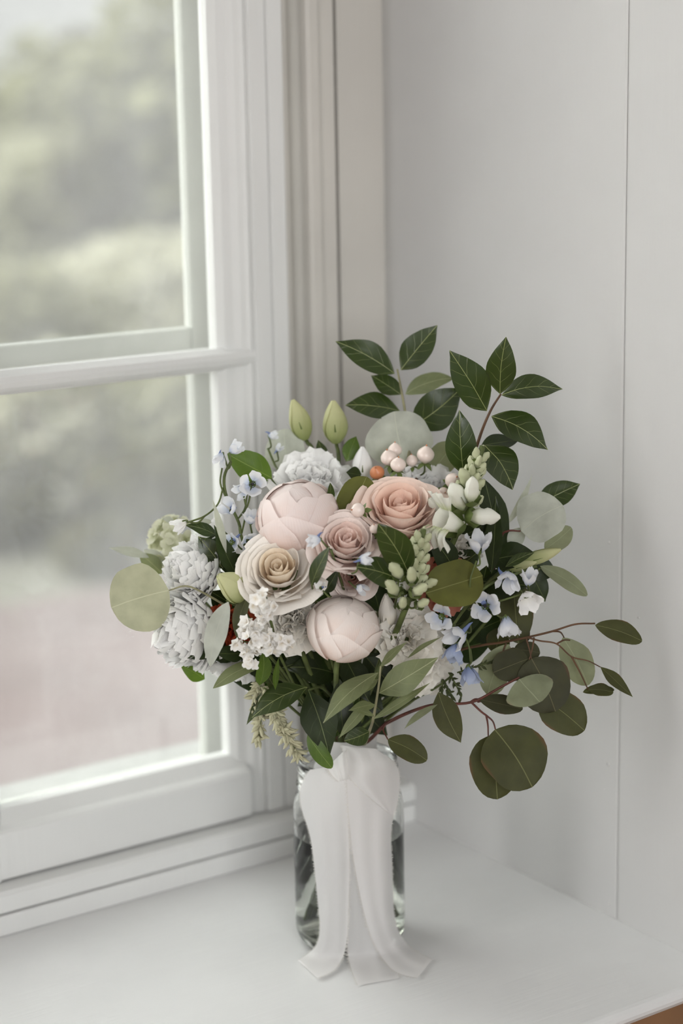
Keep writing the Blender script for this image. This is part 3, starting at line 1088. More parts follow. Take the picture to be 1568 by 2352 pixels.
lisianthus('slim yellow-green bud standing at the back, nearer the window', (672, 918, -.055), (702, 1010, -.055), 52, (728, 1075, -.04), twist=1.2)
lisianthus('plump yellow-green bud standing at the back, nearer the dark leaves', (765, 920, -.05), (772, 1018, -.05), 60, (778, 1085, -.04), twist=1.3)
lisianthus('twisted pale green bud lying beside the cream rose', (500, 1322, .085), (575, 1372, .075), 74, (610, 1420, .04), twist=.9)
lisianthus('closed white bud with green sepals behind the orange berry', (832, 1026, -.02), (832, 1100, -.02), 48, (840, 1150, 0), 'white', 1.0)
lisianthus('long pale green bud pointing at the wall under the eucalyptus leaf', (1288, 1262, .05), (1200, 1292, .05), 34, (1130, 1330, .04), twist=1.0)
lisianthus('smaller cream bud below the long pale green bud', (1232, 1290, .055), (1170, 1308, .05), 26, (1110, 1350, .04), 'green_bud', 1.0)
lisianthus('white knobbed bud between the round peony and the ivory carnation', (886, 1365, .075), (892, 1440, .06), 44, (890, 1480, .04), 'ivory', .6)


# ---- hypericum berries
def berries(label, list_, stem, orange=()):
    b0 = P(*stem[0])
    t = thing('berry_sprig', label, 'berries', b0, 'berry sprigs')
    pts = [P(*s) for s in stem]
    obj('stem', tube('stem', spline(pts + to_jar(pts), 5), .0014, 6), 'stem_brown', t)
    for k, (x, y, d, r, up) in enumerate(list_):
        R = r * mpp(d)
        ax = V3(up)
        c = P(x, y, d)
        Wf = frame(c - ax * R * 1.05, ax)
        be = obj('berry', ellipsoid('berry', R, R * 1.08, 16, 12), 'berry_orange' if k in orange else 'berry', t, Wf)
        obj('tip', ellipsoid('tip', R * .10, R * .18, 6, 4), 'berry_orange', be, Wf @ Matrix.Translation((0, 0, R * 2.0)))
        sm = grid('sepal', 2, 4, lambda u, v: ((u - .5) * R * .7 * math.sin(math.pi * (.12 + .85 * v)), R * (.1 + 1.0 * v), R * (.05 - .55 * v * v)))
        for q in range(4):
            obj('sepal', sm, 'calyx', be, Wf @ Matrix.Rotation(q * 1.57 + .3, 4, 'Z'))
        twig(t, [c - ax * R, c - ax * R * 1.9 + Vector((0, 0, -.002)), pts[0]], .0008, 'stem')


berries('cluster of blush berries with orange tips above the peach rose', [(893, 1052, .0, 19, (-.2, .9, .3)), (907, 1034, -.01, 16, (0, 1, .1)), (914, 1068, .012, 18, (.05, .95, .35)), (866, 1086, .0, 17, (-.2, .7, .6))], [(895, 1110, .0), (890, 1150, 0)], (3,))
berries('pair of smooth blush berries near the dark leaf', [(977, 1045, .0, 20, (.1, 1, .2)), (946, 1059, -.01, 14, (-.1, 1, .2))], [(955, 1095, -.01), (950, 1140, 0)])
berries('single blush berries at the edge of the peach rose', [(822, 1172, .075, 17, (-.7, .2, .6)), (860, 1215, .085, 12, (-.1, .8, .5))], [(850, 1230, .06), (850, 1280, .04)])
berries('small blush berry hanging beside the upper snapdragon', [(1040, 1105, .03, 19, (.3, .5, .6)), (1018, 1132, .03, 13, (.2, .2, .8))], [(1020, 1150, .02), (1000, 1200, .02)])


# ---- snapdragons
def snapdragon(label, tip, base, n, big, florets, extra=None, small=9):
    pt, pb = P(*tip), P(*base)
    t = thing('snapdragon', label, 'snapdragon', pb, 'snapdragons')
    pts = [pt, pt.lerp(pb, .5) + V3((.4, 0, .6)) * .003, pb]
    obj('stem', tube('stem', spline(pts + to_jar(pts), 6), .0026, 7), 'stem', t)
    ax = (pt - pb).normalized()
    L = (pt - pb).length
    rnd = random.Random(n)
    for k in range(n):
        s = k / n
        sz = (small + (big - small) * s ** 1.3) * mpp(tip[2])
        a = k * 2.39996
        x = ax.orthogonal().normalized()
        side = (x * math.cos(a) + ax.cross(x) * math.sin(a))
        d = (side * (.22 + .4 * s) + ax).normalized()
        p = pt - ax * (L * (.05 + .62 * s) + sz * .6) + side * .002
        Wf = frame(p, d, ax) @ Matrix.Rotation(math.pi, 4, 'Z') @ Matrix.Scale(sz, 4)
        b = obj('bud', SNAPBUD.copy() if False else SNAPB['bud' if s < .85 else 'floret'], None, t, Wf)
        obj('calyx', SNAPC, None, b, Wf)
    for (x, y, d, r, face, op) in florets:
        c = P(x, y, d)
        f = V3(face)
        R = r * mpp(d)
        st = c - f * R * .9
        if op:
            Wf = frame(st, f, V3((0, 1, 0))) @ Matrix.Scale(R * 2, 4)
            b = obj('floret', snap_open(x % 7), 'floret', t, Wf)
        else:
            Wf = frame(st, f, ax) @ Matrix.Rotation(math.pi, 4, 'Z') @ Matrix.Scale(R * 2, 4)
            b = obj('bud', SNAPB['floret' if r > 27 else 'bud'], None, t, Wf)
        obj('calyx', SNAPC, None, b, Wf)
        ks = max(0, min(1, (pt - c).dot(ax) / L + .12))
        twig(t, [st, st.lerp(pt.lerp(pb, ks), .5) - ax * .002, pt.lerp(pb, ks)], .0009)
    return t


SNAPB = {}
for k_ in ('bud', 'floret'):
    g = SNAPBUD.copy()
    g.materials.append(M[k_])
    SNAPB[k_] = g
SNAPC = grid('calyx', 10, 3, lambda u, v: ((.16 + .20 * v) * math.cos(u * 6.2832), (.15 + .18 * v) * math.sin(u * 6.2832), -.05 + (.2 + .14 * abs(math.sin(u * 6.2832 * 2.5))) * v))
SNAPC.materials.append(M['calyx'])
snapdragon('tall snapdragon with white florets and green tip below the dark glossy leaves', (1108, 1024, .055), (1040, 1245, .055), 30, 58,
           [(1054, 1142, .075, 40, (-.25, .9, .35), 0), (1084, 1127, .082, 37, (.1, .95, .35), 0), (1106, 1184, .078, 38, (.95, .2, .3), 0), (1070, 1100, .065, 27, (-.2, .95, .2), 0), (1024, 1196, .08, 50, (-.75, .45, .5), 1), (1062, 1192, .06, 30, (.3, .3, .6), 0), (1005, 1160, .06, 28, (-.5, .7, .4), 0)], None, 34)
snapdragon('short snapdragon of green buds in front of the roses', (972, 1216, .095), (930, 1400, .085), 34, 56,
           [(903, 1350, .11, 27, (-.4, .85, .4), 0), (913, 1312, .108, 27, (-.4, .9, .3), 0), (946, 1322, .115, 25, (.05, .95, .35), 0), (960, 1354, .112, 25, (.6, .7, .35), 0), (985, 1340, .10, 20, (.7, .6, .3), 0), (925, 1385, .10, 22, (.1, .8, .4), 0), (968, 1385, .098, 20, (.6, .6, .4), 0)], None, 36)


# ---- delphiniums
def delph(label, stem, fl, twigs, mat='stem'):
    pts = [P(*s) for s in stem]
    t = thing('delphinium_stem', label, 'delphinium', pts[-1], 'delphinium stems')
    obj('stem', tube('stem', spline(pts + to_jar(pts), 5), .0013, 6), mat, t)
    for k, (px, R, face, op, m_, eye, ln, at) in enumerate(fl):
        b = bell(t, px, R * 1.18, face, op * .6, m_, 5, k, k % 3 == 1, eye, ln)
        if at:
            ap = P(*at)
            twig(t, [b, b.lerp(ap, .5) + V3((.3, -.5, .2)) * .004, ap], .0008)
    for tw in twigs:
        twig(t, tw, .0008)


delph('wispy pale blue delphinium reaching up toward the window', [(530, 1060, .03), (515, 1095, .03), (520, 1140, .03), (548, 1200, .03), (570, 1270, .03)],
      [((540, 1030, .03), 24, (.8, .6, .3), .05, 'blue', False, 1.1, (520, 1080, .03)),
       ((505, 1054, .03), 23, (-.4, -.7, .5), .05, 'blue', False, 1.1, (520, 1080, .03)),
       ((580, 1112, .04), 36, (.1, .2, .95), .35, 'blue', True, .85, (548, 1190, .03)),
       ((556, 1128, .035), 26, (-.5, -.2, .6), .2, 'blue', False, .9, (548, 1190, .03)),
       ((526, 1166, .04), 30, (-.5, .6, .6), .2, 'blue', False, 1.0, (550, 1210, .03)),
       ((412, 1206, .045), 25, (-.85, -.45, .35), .06, 'white', False, 1.2, (470, 1185, .04)),
       ((576, 1190, .04), 26, (.1, .9, .3), .15, 'blue', False, 1.0, (575, 1250, .03)),
       ((530, 1246, .045), 30, (-.3, .1, .9), .25, 'blue', False, .8, (560, 1260, .03)),
       ((574, 1248, .045), 30, (.2, .1, .9), .3, 'blue', False, .8, (575, 1280, .03)),
       ((500, 1215, .03), 28, (-.5, .3, .7), .25, 'white', False, .8, (545, 1240, .03))],
      [[(430, 1200, .045), (470, 1185, .04), (500, 1158, .03), (512, 1120, .03)], [(510, 1075, .03), (506, 1110, .032), (520, 1145, .03)], [(560, 1140, .035), (565, 1175, .035), (555, 1225, .03)]])
delph('blue and white delphinium trailing at the wall side of the bouquet', [(1232, 1300, .07), (1180, 1320, .072), (1120, 1345, .075), (1070, 1395, .075), (1035, 1445, .06), (1000, 1500, .04)],
      [((1100, 1248, .085), 38, (.0, .97, .2), .28, 'blue', False, 1.1, (1092, 1300, .09)),
       ((1165, 1332, .085), 36, (-.1, -.6, .75), .30, 'blue', False, 1.0, (1175, 1310, .075)),
       ((1215, 1328, .085), 27, (.05, .9, .4), .06, 'blue', False, 1.35, (1205, 1365, .075)),
       ((1212, 1378, .09), 38, (.2, -.55, .8), .32, 'white', False, .9, (1190, 1350, .075)),
       ((1114, 1392, .09), 40, (-.1, .25, .95), .42, 'blue', True, .85, (1075, 1400, .075)),
       ((1165, 1440, .088), 36, (.15, -.95, .3), .30, 'blue', False, 1.1, (1125, 1400, .075)),
       ((1012, 1418, .09), 36, (-.3, .1, .95), .42, 'blue', False, .85, (1045, 1435, .07)),
       ((1050, 1462, .092), 38, (-.75, -.25, .6), .25, 'blue', False, 1.1, (1080, 1435, .075)),
       ((1042, 1500, .09), 34, (-.3, -.85, .4), .22, 'blue_deep', False, 1.1, (1070, 1445, .075)),
       ((1078, 1552, .09), 34, (.15, -.95, .3), .25, 'blue_deep', False, 1.1, (1080, 1490, .08))],
      [[(1094, 1288, .09), (1080, 1330, .095), (1078, 1375, .09), (1062, 1400, .08)], [(1220, 1358, .08), (1150, 1380, .085), (1085, 1400, .08)], [(1080, 1520, .085), (1075, 1480, .08), (1055, 1440, .07)]])


def buds(label, items, stem):
    pts = [P(*s) for s in stem]
    t = thing('delphinium_stem', label, 'delphinium', pts[-1], 'delphinium stems')
    obj('stem', tube('stem', spline(pts + to_jar(pts), 5), .0011, 6), 'stem', t)
    for k, (px, R, face, m_, at) in enumerate(items):
        b = bell(t, px, R, face, .04, m_, 5, k, True, False, 1.2, 'bud')
        ap = P(*at)
        twig(t, [b, b.lerp(ap, .5) + V3((.2, -.2, .5)) * .006, ap], .0008)


buds('nodding blue-white buds in front of the soft pink rose', [((722, 1241, .118), 26, (-.85, -.1, .45), 'blue', (758, 1262, .10)), ((838, 1284, .118), 26, (.9, .1, .35), 'blue', (800, 1320, .10)), ((830, 1352, .105), 24, (.6, -.3, .6), 'blue', (800, 1335, .095)), ((736, 1348, .105), 22, (-.1, .5, .8), 'white', (760, 1370, .09))],
     [(760, 1262, .10), (775, 1310, .09), (790, 1360, .06), (795, 1420, .04)])
buds('faint pale blue buds at the back beside the slim green bud', [((626, 1000, -.05), 18, (.8, .1, .3), 'blue', (618, 1030, -.05)), ((640, 1030, -.045), 16, (.4, .6, .3), 'blue', (632, 1060, -.04))], [(615, 1030, -.05), (632, 1070, -.04), (660, 1130, -.02)])


# ---- statice
def statice(label, spots, stem, seed):
    pts = [P(*s) for s in stem]
    t = thing('statice_sprig', label, 'statice', pts[-1], 'statice sprigs')
    obj('stem', tube('stem', spline(pts + to_jar(pts), 5), .0012, 6), 'stem', t)
    rnd = random.Random(seed)
    for (x, y, d) in spots:
        ap = min(pts, key=lambda q: (q - P(x, y, d)).length)
        twig(t, [P(x, y, d - .004), P(x, y, d - .01).lerp(ap, .5), ap], .0007)
        for q in range(4):
            xx, yy = x + rnd.uniform(-13, 13), y + rnd.uniform(-13, 13)
            dd = d + rnd.uniform(-.003, .006)
            f = V3((rnd.uniform(-.8, .8), rnd.uniform(-.2, 1), rnd.uniform(.2, 1)))
            Wf = frame(P(xx, yy, dd), f, V3((rnd.uniform(-1, 1), 1, 0))) @ Matrix.Scale(rnd.uniform(11, 15) * mpp(d), 4)
            obj('floret', TRUMPET[q % 3], None, t, Wf)


def trumpet(seed):
    def fn(u, v):
        a = u * 6.28318
        lob = 1 + .16 * math.cos(5 * a) * v + .05 * math.sin(11 * a + seed) * v
        r = (.14 + .86 * v ** 1.7) * lob
        return (r * math.cos(a), r * math.sin(a), -.75 + 1.0 * v ** .7 + .14 * v * v * math.sin(5 * a + seed) - .1 * v * v * math.sin(3 * a))
    return grid('floret', 20, 5, fn)


TRUMPET = [trumpet(s) for s in range(3)]
for g in TRUMPET:
    g.materials.append(M['papery'])
statice('white papery statice cluster just under the cream rose', [(612, 1372, .115), (598, 1382, .115), (620, 1392, .112), (600, 1408, .11), (612, 1416, .11), (594, 1398, .108)], [(612, 1395, .10), (625, 1440, .085), (640, 1500, .06)], 1)
statice('white papery statice spray beside the rust carnation, spread wide', [(560, 1424, .105), (582, 1440, .108), (556, 1452, .105), (548, 1472, .105), (575, 1462, .112), (596, 1462, .112), (590, 1482, .11), (614, 1468, .11), (632, 1464, .11), (650, 1476, .11), (628, 1488, .108), (562, 1494, .10), (584, 1500, .10), (574, 1515, .098)],
        [(590, 1478, .098), (612, 1500, .09), (640, 1530, .06), (670, 1570, .04)], 2)


# ---- heather
def heather(label, spikes, stem, bmat, lmm, n, seed, rr=.0010, smat='stem'):
    pts = [P(*s) for s in stem]
    t = thing('heather_sprig', label, 'heather', pts[-1], 'heather sprigs')
    obj('stem', tube('stem', spline(pts + to_jar(pts), 5), rr, 5), smat, t)
    rnd = random.Random(seed)
    me = ellipsoid('bud', .17, .5, 5, 4, 0, .6)
    me.materials.append(M[bmat])
    for sp_ in spikes:
        q = spline([P(*s) for s in sp_], 8)
        obj('spike_stem', tube('spike_stem', q, rr * .7, 5), smat, t)
        tot = len(q) - 1
        for k in range(n):
            s = (k + rnd.random()) / n * tot
            i = min(int(s), tot - 1)
            p = q[i].lerp(q[i + 1], s - i)
            tn = (q[0] - q[-1]).normalized()
            sd2 = Vector((rnd.gauss(0, 1), rnd.gauss(0, 1), rnd.gauss(0, 1))).normalized()
            d = (tn * .75 + sd2 * .8).normalized()
            obj('bud', me, None, t, frame(p, d) @ Matrix.Scale(lmm * rnd.uniform(.7, 1.2), 4))


heather('creamy heather sprig drooping below the dark folded leaf', [[(690, 1738, .07), (668, 1705, .072), (645, 1660, .07), (620, 1615, .06)], [(655, 1690, .075), (640, 1650, .07), (615, 1600, .06)], [(592, 1700, .05), (598, 1660, .05), (600, 1610, .05)], [(585, 1625, .055), (588, 1590, .055), (600, 1560, .05)], [(640, 1640, .06), (612, 1610, .062), (598, 1575, .055)]],
        [(600, 1570, .05), (640, 1560, .045), (700, 1590, .03)], 'heather', .0105, 60, 1)
heather('dark needled heather twig behind the blue floret', [[(1135, 1518, .06), (1095, 1530, .06), (1050, 1545, .055)], [(1060, 1600, .06), (1045, 1570, .058), (1030, 1545, .05)], [(1005, 1620, .05), (1012, 1595, .05), (1018, 1560, .045)], [(1040, 1600, .055), (1025, 1580, .05), (1015, 1560, .045)]],
        [(1040, 1550, .05), (1000, 1580, .04), (930, 1620, .02)], 'heather_dark', .0062, 20, 2)

# ---- pale green hydrangea, out of focus at the window side
hx, hy, hd = 400, 1245, -.04
hyd = thing('hydrangea_head', 'soft pale green hydrangea head behind the double white flowers', 'hydrangea', P(440, 1290, hd))
pts = [P(430, 1275, hd), P(490, 1320, -.03)]
obj('stem', tube('stem', spline(pts + to_jar(pts), 5), .0022, 6), 'stem', hyd)
HP = grid('petal', 4, 5, lambda u, v: ((u - .5) * .9 * math.sin(math.pi * (.1 + .82 * v)) ** .7, v, .25 * v * v + .12 * (u - .5) ** 2))
HP.materials.append(M['hydrangea'])
rnd = random.Random(9)
for k in range(30):
    d = Vector((rnd.gauss(0, 1), rnd.gauss(0, 1), rnd.gauss(0, 1))).normalized()
    d = (d + V3((-.5, .3, .5)) * .6).normalized()
    c = P(hx, hy, hd) + d * .0205
    Wf = frame(c, d, Vector((rnd.random(), rnd.random(), rnd.random())))
    ce = obj('floret', ellipsoid('eye', .0009, .0009, 5, 4), 'hydrangea', hyd, Wf)
    for q in range(4):
        obj('petal', HP, None, ce, Wf @ Matrix.Rotation(q * 1.5708, 4, 'Z') @ Matrix.Scale(.0092, 4))

# ================================================================== FOLIAGE
U = (0, .3, 1)
sprig('dark_leaf_branch', 'branch of glossy dark leaves rising highest beside the wall', 'branch',
      [(1150, 905, .02), (1128, 940, .02), (1108, 985, .02), (1090, 1040, .015), (1072, 1110, .01)],
      [((1148, 905, .02), (1162, 774, .03), 68, 'ovate', 'dark', (.1, .2, 1), .04, .14),
       ((1118, 944, .02), (1032, 805, .035), 84, 'ovate', 'dark', (.15, .3, 1), .05, .14),
       ((1152, 907, .02), (1292, 894, .02), 76, 'ovate', 'dark', (.0, .75, .6), .09, .10),
       ((1128, 956, .022), (1258, 1033, .03), 84, 'ovate', 'dark', (.2, .65, .75), .08, .10),
       ((1064, 1090, .03), (1055, 942, .03), 76, 'ovate', 'dark', (.3, .2, 1), .04, .14),
       ((1104, 1024, .01), (1190, 1012, 0.0), 54, 'ovate', 'dark_deep', (.1, .8, .5), .05, .1),
       ((1112, 1022, .03), (1178, 1124, .045), 98, 'ovate', 'dark', (.35, .65, .7), .08, .10)], 'stem_brown', .0017)
sprig('dark_leaf_branch', 'branch of dark leaves at the back near the window jamb', 'branch',
      [(912, 848, -.05), (922, 900, -.05), (932, 960, -.045), (940, 1040, -.03)],
      [((906, 858, -.05), (771, 784, -.05), 68, 'ovate', 'dark', (.05, .5, .9), .04, .12),
       ((920, 850, -.05), (1004, 747, -.05), 68, 'ovate', 'dark', (-.1, .3, 1), .04, .12),
       ((920, 906, -.05), (852, 862, -.06), 48, 'ovate', 'dark', (0, .6, .8), .04, .12),
       ((918, 944, -.05), (793, 930, -.045), 72, 'ovate', 'dark', (-.1, .7, .7), .09, .1),
       ((946, 980, -.045), (1060, 890, -.04), 88, 'ovate', 'dark', (.2, .4, .9), .05, .12),
       ((930, 905, -.06), (1040, 868, -.06), 78, 'elliptic', 'sage', (-.1, .9, .4), .05, .08)], 'stem_grey', .0016)
sprig('eucalyptus_sprig', 'big pale eucalyptus disc standing behind the white berries', 'branch',
      [(925, 1075, -.03), (930, 1120, -.02)],
      [((935, 1070, -.03), (905, 945, -.035), 150, 'round', 'euc_pale', (-.2, .6, .8), .03, .05),
       ((990, 1090, -.02), (1045, 1020, -.03), 70, 'round', 'euc', (.2, .4, .9), .03, .05)], 'stem_grey', .0014)
sprig('eucalyptus_sprig', 'blurred pale eucalyptus disc beside the slim green bud', 'branch',
      [(660, 1080, -.055), (680, 1130, -.03)],
      [((668, 1085, -.055), (652, 985, -.06), 96, 'round', 'euc_pale', (-.3, .5, .8), .03, .05),
       ((795, 1060, -.03), (818, 1002, -.04), 40, 'ovate', 'fresh', (.3, .3, .9), .05, .1),
       ((745, 1065, -.035), (730, 1010, -.045), 26, 'ovate', 'dark', (.1, .3, .9), .05, .1)], 'stem_grey', .0014)
sprig('green_leaf_sprig', 'bright green leaf at the window side above the delphinium', 'leaf',
      [(622, 1098, -.01), (650, 1140, -.01)],
      [((625, 1098, -.01), (522, 1042, -.005), 72, 'elliptic', 'fresh', (-.2, .6, .8), .04, .1)], 'stem', .0014)
sprig('eucalyptus_sprig', 'olive disc leaf between the large peony bud and the peach rose', 'leaf',
      [(850, 1185, .03), (850, 1240, .03)],
      [((800, 1200, .045), (842, 1095, .035), 88, 'round', 'olive', (-.2, .35, 1), .03, .06),
       ((762, 1150, .05), (758, 1108, .055), 18, 'ovate', 'dark', (.3, .2, .9), .05, .2),
       ((830, 1090, -.01), (795, 1085, 0), 34, 'ovate', 'dark_deep', (0, .4, .9), .05, .1)], 'stem', .0014)
sprig('green_leaf_sprig', 'pair of veined dark green leaves in front of the peach rose', 'leaves',
      [(915, 1325, .10), (912, 1360, .09), (900, 1430, .05)],
      [((938, 1318, .10), (868, 1203, .118), 74, 'elliptic', 'dark', (-.1, .35, .95), .05, .1),
       ((915, 1330, .10), (817, 1302, .118), 74, 'ovate', 'dark', (-.05, .6, .8), .06, .1)], 'stem', .0014)
sprig('green_leaf_sprig', 'small folded dark leaf standing beside the cream rose', 'leaf',
      [(716, 1345, .10), (730, 1400, .06)],
      [((714, 1346, .10), (757, 1254, .118), 38, 'ovate', 'dark', (-.5, .2, .85), .05, .25),
       ((745, 1362, .085), (775, 1310, .09), 32, 'ovate', 'dark_deep', (-.3, .2, .85), .05, .2)], 'stem', .0013)
sprig('eucalyptus_sprig', 'olive disc leaf in front of the salmon carnation', 'leaf',
      [(1100, 1350, .075), (1080, 1420, .05)],
      [((1108, 1322, .085), (978, 1362, .10), 112, 'round', 'olive', (-.15, .45, .9), .05, .06)], 'stem', .0014)
sprig('dark_leaf_branch', 'dark pointed leaves just behind the tall snapdragon', 'leaves',
      [(1140, 1150, .02), (1142, 1220, .02), (1120, 1320, .02)],
      [((1150, 1282, .025), (1112, 1100, .02), 78, 'elliptic', 'dark_deep', (.5, .2, .9), .04, .12),
       ((1128, 1318, .045), (1138, 1140, .05), 44, 'lance', 'dark_deep', (-.4, .2, .9), .04, .2),
       ((1045, 1315, .06), (985, 1232, .07), 62, 'ovate', 'dark_deep', (.3, .2, .9), .04, .12),
       ((1120, 1290, .04), (1232, 1276, .05), 66, 'elliptic', 'dark_deep', (.1, .6, .8), .06, .12),
       ((1160, 1302, .06), (1228, 1268, .062), 26, 'lance', 'dark', (.1, .7, .7), .03, .1),
       ((1210, 1300, .03), (1278, 1318, .035), 56, 'ovate', 'dark_deep', (.1, .2, .9), .04, .1),
       ((1215, 1310, .03), (1252, 1382, .03), 54, 'ovate', 'dark_deep', (.2, .2, .9), .04, .1)], 'stem', .0016)
sprig('eucalyptus_sprig', 'large silvery eucalyptus leaf near the wall with a red stalk', 'branch',
      [(1195, 1220, .04), (1165, 1220, .04), (1148, 1240, .035), (1130, 1330, .02)],
      [((1197, 1220, .04), (1292, 1160, .04), 122, 'round', 'euc_pale', (-.25, .5, .85), .04, .06),
       ((1250, 1262, .03), (1312, 1212, .03), 50, 'euc', 'euc', (.1, .3, .9), .04, .06),
       ((1158, 1210, .02), (1222, 1090, .0), 26, 'lance', 'euc_pale', (.75, .2, .5), .04, .05),
       ((1168, 1255, .03), (1200, 1215, .03), 40, 'euc', 'euc_pale', (0, .4, .9), .02, .05)], 'stem_red', .0013,
      twigs=[[(1212, 1300, .03), (1180, 1330, .03), (1140, 1370, .03)]])
sprig('dark_leaf_branch', 'single dark leaf tip behind the large silvery eucalyptus leaf', 'leaf',
      [(1245, 1170, .0), (1200, 1220, .01), (1140, 1320, .01)],
      [((1235, 1160, .005), (1332, 1111, 0.0), 62, 'ovate', 'dark', (.1, .6, .8), .05, .12)], 'stem', .0013)
sprig('eucalyptus_sprig', 'long olive eucalyptus leaf pointing down toward the wall groove', 'leaf',
      [(1240, 1305, .04), (1200, 1340, .035), (1140, 1400, .03)],
      [((1240, 1300, .04), (1348, 1368, .05), 44, 'euc', 'euc', (.0, .7, .7), .04, .08),
       ((1178, 1330, .035), (1190, 1478, .06), 84, 'round', 'euc_dark', (.2, .2, .95), .03, .06),
       ((1150, 1440, .03), (1135, 1500, .03), 56, 'euc', 'euc_dark', (-.2, .3, .9), .03, .06),
       ((1195, 1440, .05), (1200, 1478, .055), 44, 'round', 'euc_deep', (.2, .4, .9), .03, .06)], 'stem', .0014)
# trailing eucalyptus, upper branch
E1 = .075
sprig('eucalyptus_branch', 'upper trailing eucalyptus branch of olive leaves near the wall groove', 'branch',
      [(1366, 1432, E1), (1320, 1434, E1), (1268, 1450, E1), (1210, 1464, .07), (1150, 1476, .06), (1108, 1482, .05), (1040, 1500, .03), (960, 1560, .02)],
      [((1366, 1436, E1), (1474, 1472, E1), 54, 'euc', 'euc_dark', (.0, .6, .8), .04, .08),
       ((1378, 1531, E1), (1453, 1601, E1 + .01), 34, 'lance', 'euc_dark', (.4, .4, .8), .04, .1),
       ((1350, 1584, E1), (1408, 1590, E1), 34, 'euc', 'euc_dark', (.1, .7, .7), .03, .08),
       ((1338, 1590, E1), (1410, 1584, E1 - .005), 30, 'euc', 'euc_dark', (.1, .8, .5), .03, .08),
       ((1292, 1464, .065), (1350, 1574, .065), 74, 'euc', 'euc', (-.2, .3, .9), .03, .06),
       ((1318, 1472, .06), (1350, 1545, .06), 40, 'euc', 'euc', (.4, .3, .8), .03, .06),
       ((1220, 1512, E1), (1275, 1634, E1 + .01), 128, 'round', 'euc_deep', (.2, .3, .95), .03, .05),
       ((1216, 1512, .07), (1132, 1545, .08), 80, 'round', 'euc_deep', (-.1, .5, .85), .03, .05),
       ((1240, 1500, .06), (1180, 1492, .06), 46, 'round', 'euc_deep', (0, .6, .8), .03, .05),
       ((1168, 1480, .06), (1120, 1596, .06), 76, 'euc', 'euc', (-.2, .35, .9), .04, .06)], 'stem_brown', .0014,
      twigs=[[(1210, 1464, .07), (1240, 1472, E1), (1278, 1479, E1), (1312, 1508, E1), (1350, 1518, E1), (1378, 1532, E1)],
             [(1312, 1508, E1), (1332, 1545, E1), (1350, 1584, E1)], [(1208, 1466, .07), (1215, 1490, .072), (1220, 1514, E1)],
             [(1226, 1464, .07), (1222, 1490, .072), (1212, 1525, .075)], [(1268, 1450, E1), (1286, 1452, .072), (1295, 1464, .066)],
             [(1278, 1479, E1), (1296, 1470, .07), (1318, 1472, .062)], [(1162, 1478, .06), (1155, 1495, .06), (1150, 1510, .06)]])
# trailing eucalyptus, lower branch
E2 = .085
sprig('eucalyptus_branch', 'lower trailing eucalyptus branch with large round leaves hanging beside the jar', 'branch',
      [(1192, 1556, E2 + .01), (1150, 1578, E2 + .005), (1082, 1613, E2), (1000, 1618, .07), (940, 1636, .055), (885, 1662, .035)],
      [((1192, 1560, E2 + .015), (1240, 1612, E2 + .03), 132, 'euc', 'euc', (-.05, .92, .45), .05, .05),
       ((1100, 1606, E2), (1200, 1628, E2), 50, 'euc', 'euc_deep', (.0, .7, .7), .04, .08),
       ((1240, 1600, E2 - .01), (1342, 1678, E2), 96, 'round', 'euc_dark', (.1, .4, .9), .03, .05),
       ((1006, 1590, .075), (1058, 1706, .085), 66, 'ovate', 'euc_dark', (-.2, .3, .95), .03, .08),
       ((1004, 1618, .08), (928, 1674, .10), 22, 'lance', 'euc', (-.3, .7, .5), .03, .1),
       ((1136, 1676, E2 + .005), (1222, 1808, E2 + .025), 152, 'round', 'euc_dark', (.15, .3, .95), .04, .05),
       ((1122, 1690, E2 - .004), (1142, 1836, E2 + .004), 112, 'round', 'euc_dark', (-.1, .25, .95), .03, .05),
       ((890, 1698, .075), (980, 1746, .085), 60, 'euc', 'euc_dark', (.1, .5, .85), .03, .08)], 'stem_red', .0016,
      twigs=[[(1082, 1613, E2), (1104, 1634, E2), (1120, 1646, E2), (1132, 1658, E2), (1138, 1678, E2 + .005)], [(1116, 1642, E2), (1120, 1665, E2), (1121, 1692, E2)],
             [(1096, 1612, E2), (1170, 1600, E2 - .005), (1240, 1602, E2 - .01)], [(1080, 1613, E2), (1090, 1606, E2), (1102, 1606, E2)],
             [(930, 1640, .052), (905, 1650, .06), (880, 1672, .065), (890, 1698, .075)]])
# silvery sage sprig at the front
O = .095
sprig('sage_sprig', 'sprig of long silvery-green leaves arching at the front above the ribbon', 'branch',
      [(874, 1530, O), (870, 1570, O), (864, 1610, O), (856, 1655, .085), (846, 1685, .06)],
      [((868, 1545, O), (742, 1660, O + .02), 62, 'lance', 'sage', (-.4, .75, .7), .12, .12),
       ((870, 1592, O), (1006, 1510, O + .02), 74, 'lance', 'sage', (.0, .55, .85), .10, .12),
       ((872, 1532, O), (935, 1474, O + .01), 26, 'lance', 'sage', (-.3, .7, .6), .08, .1),
       ((935, 1512, O), (1015, 1462, O + .01), 16, 'lance', 'sage', (-.2, .8, .5), .08, .1),
       ((856, 1652, .09), (988, 1568, O + .01), 26, 'lance', 'sage', (-.3, .7, .7), .04, .1),
       ((862, 1618, O), (800, 1632, O + .01), 30, 'lance', 'sage', (.0, .8, .6), .10, .1),
       ((860, 1646, O), (812, 1632, O), 18, 'lance', 'sage', (.0, .8, .6), .10, .1),
       ((848, 1680, .08), (790, 1702, .09), 44, 'elliptic', 'dark', (.1, .5, .9), .04, .1),
       ((850, 1612, .08), (778, 1695, .09), 34, 'lance', 'sage', (-.6, .4, .7), .05, .2),
       ((868, 1560, .09), (822, 1600, .1), 26, 'lance', 'sage', (-.3, .7, .6), .12, .1)], 'stem_grey', .0015)
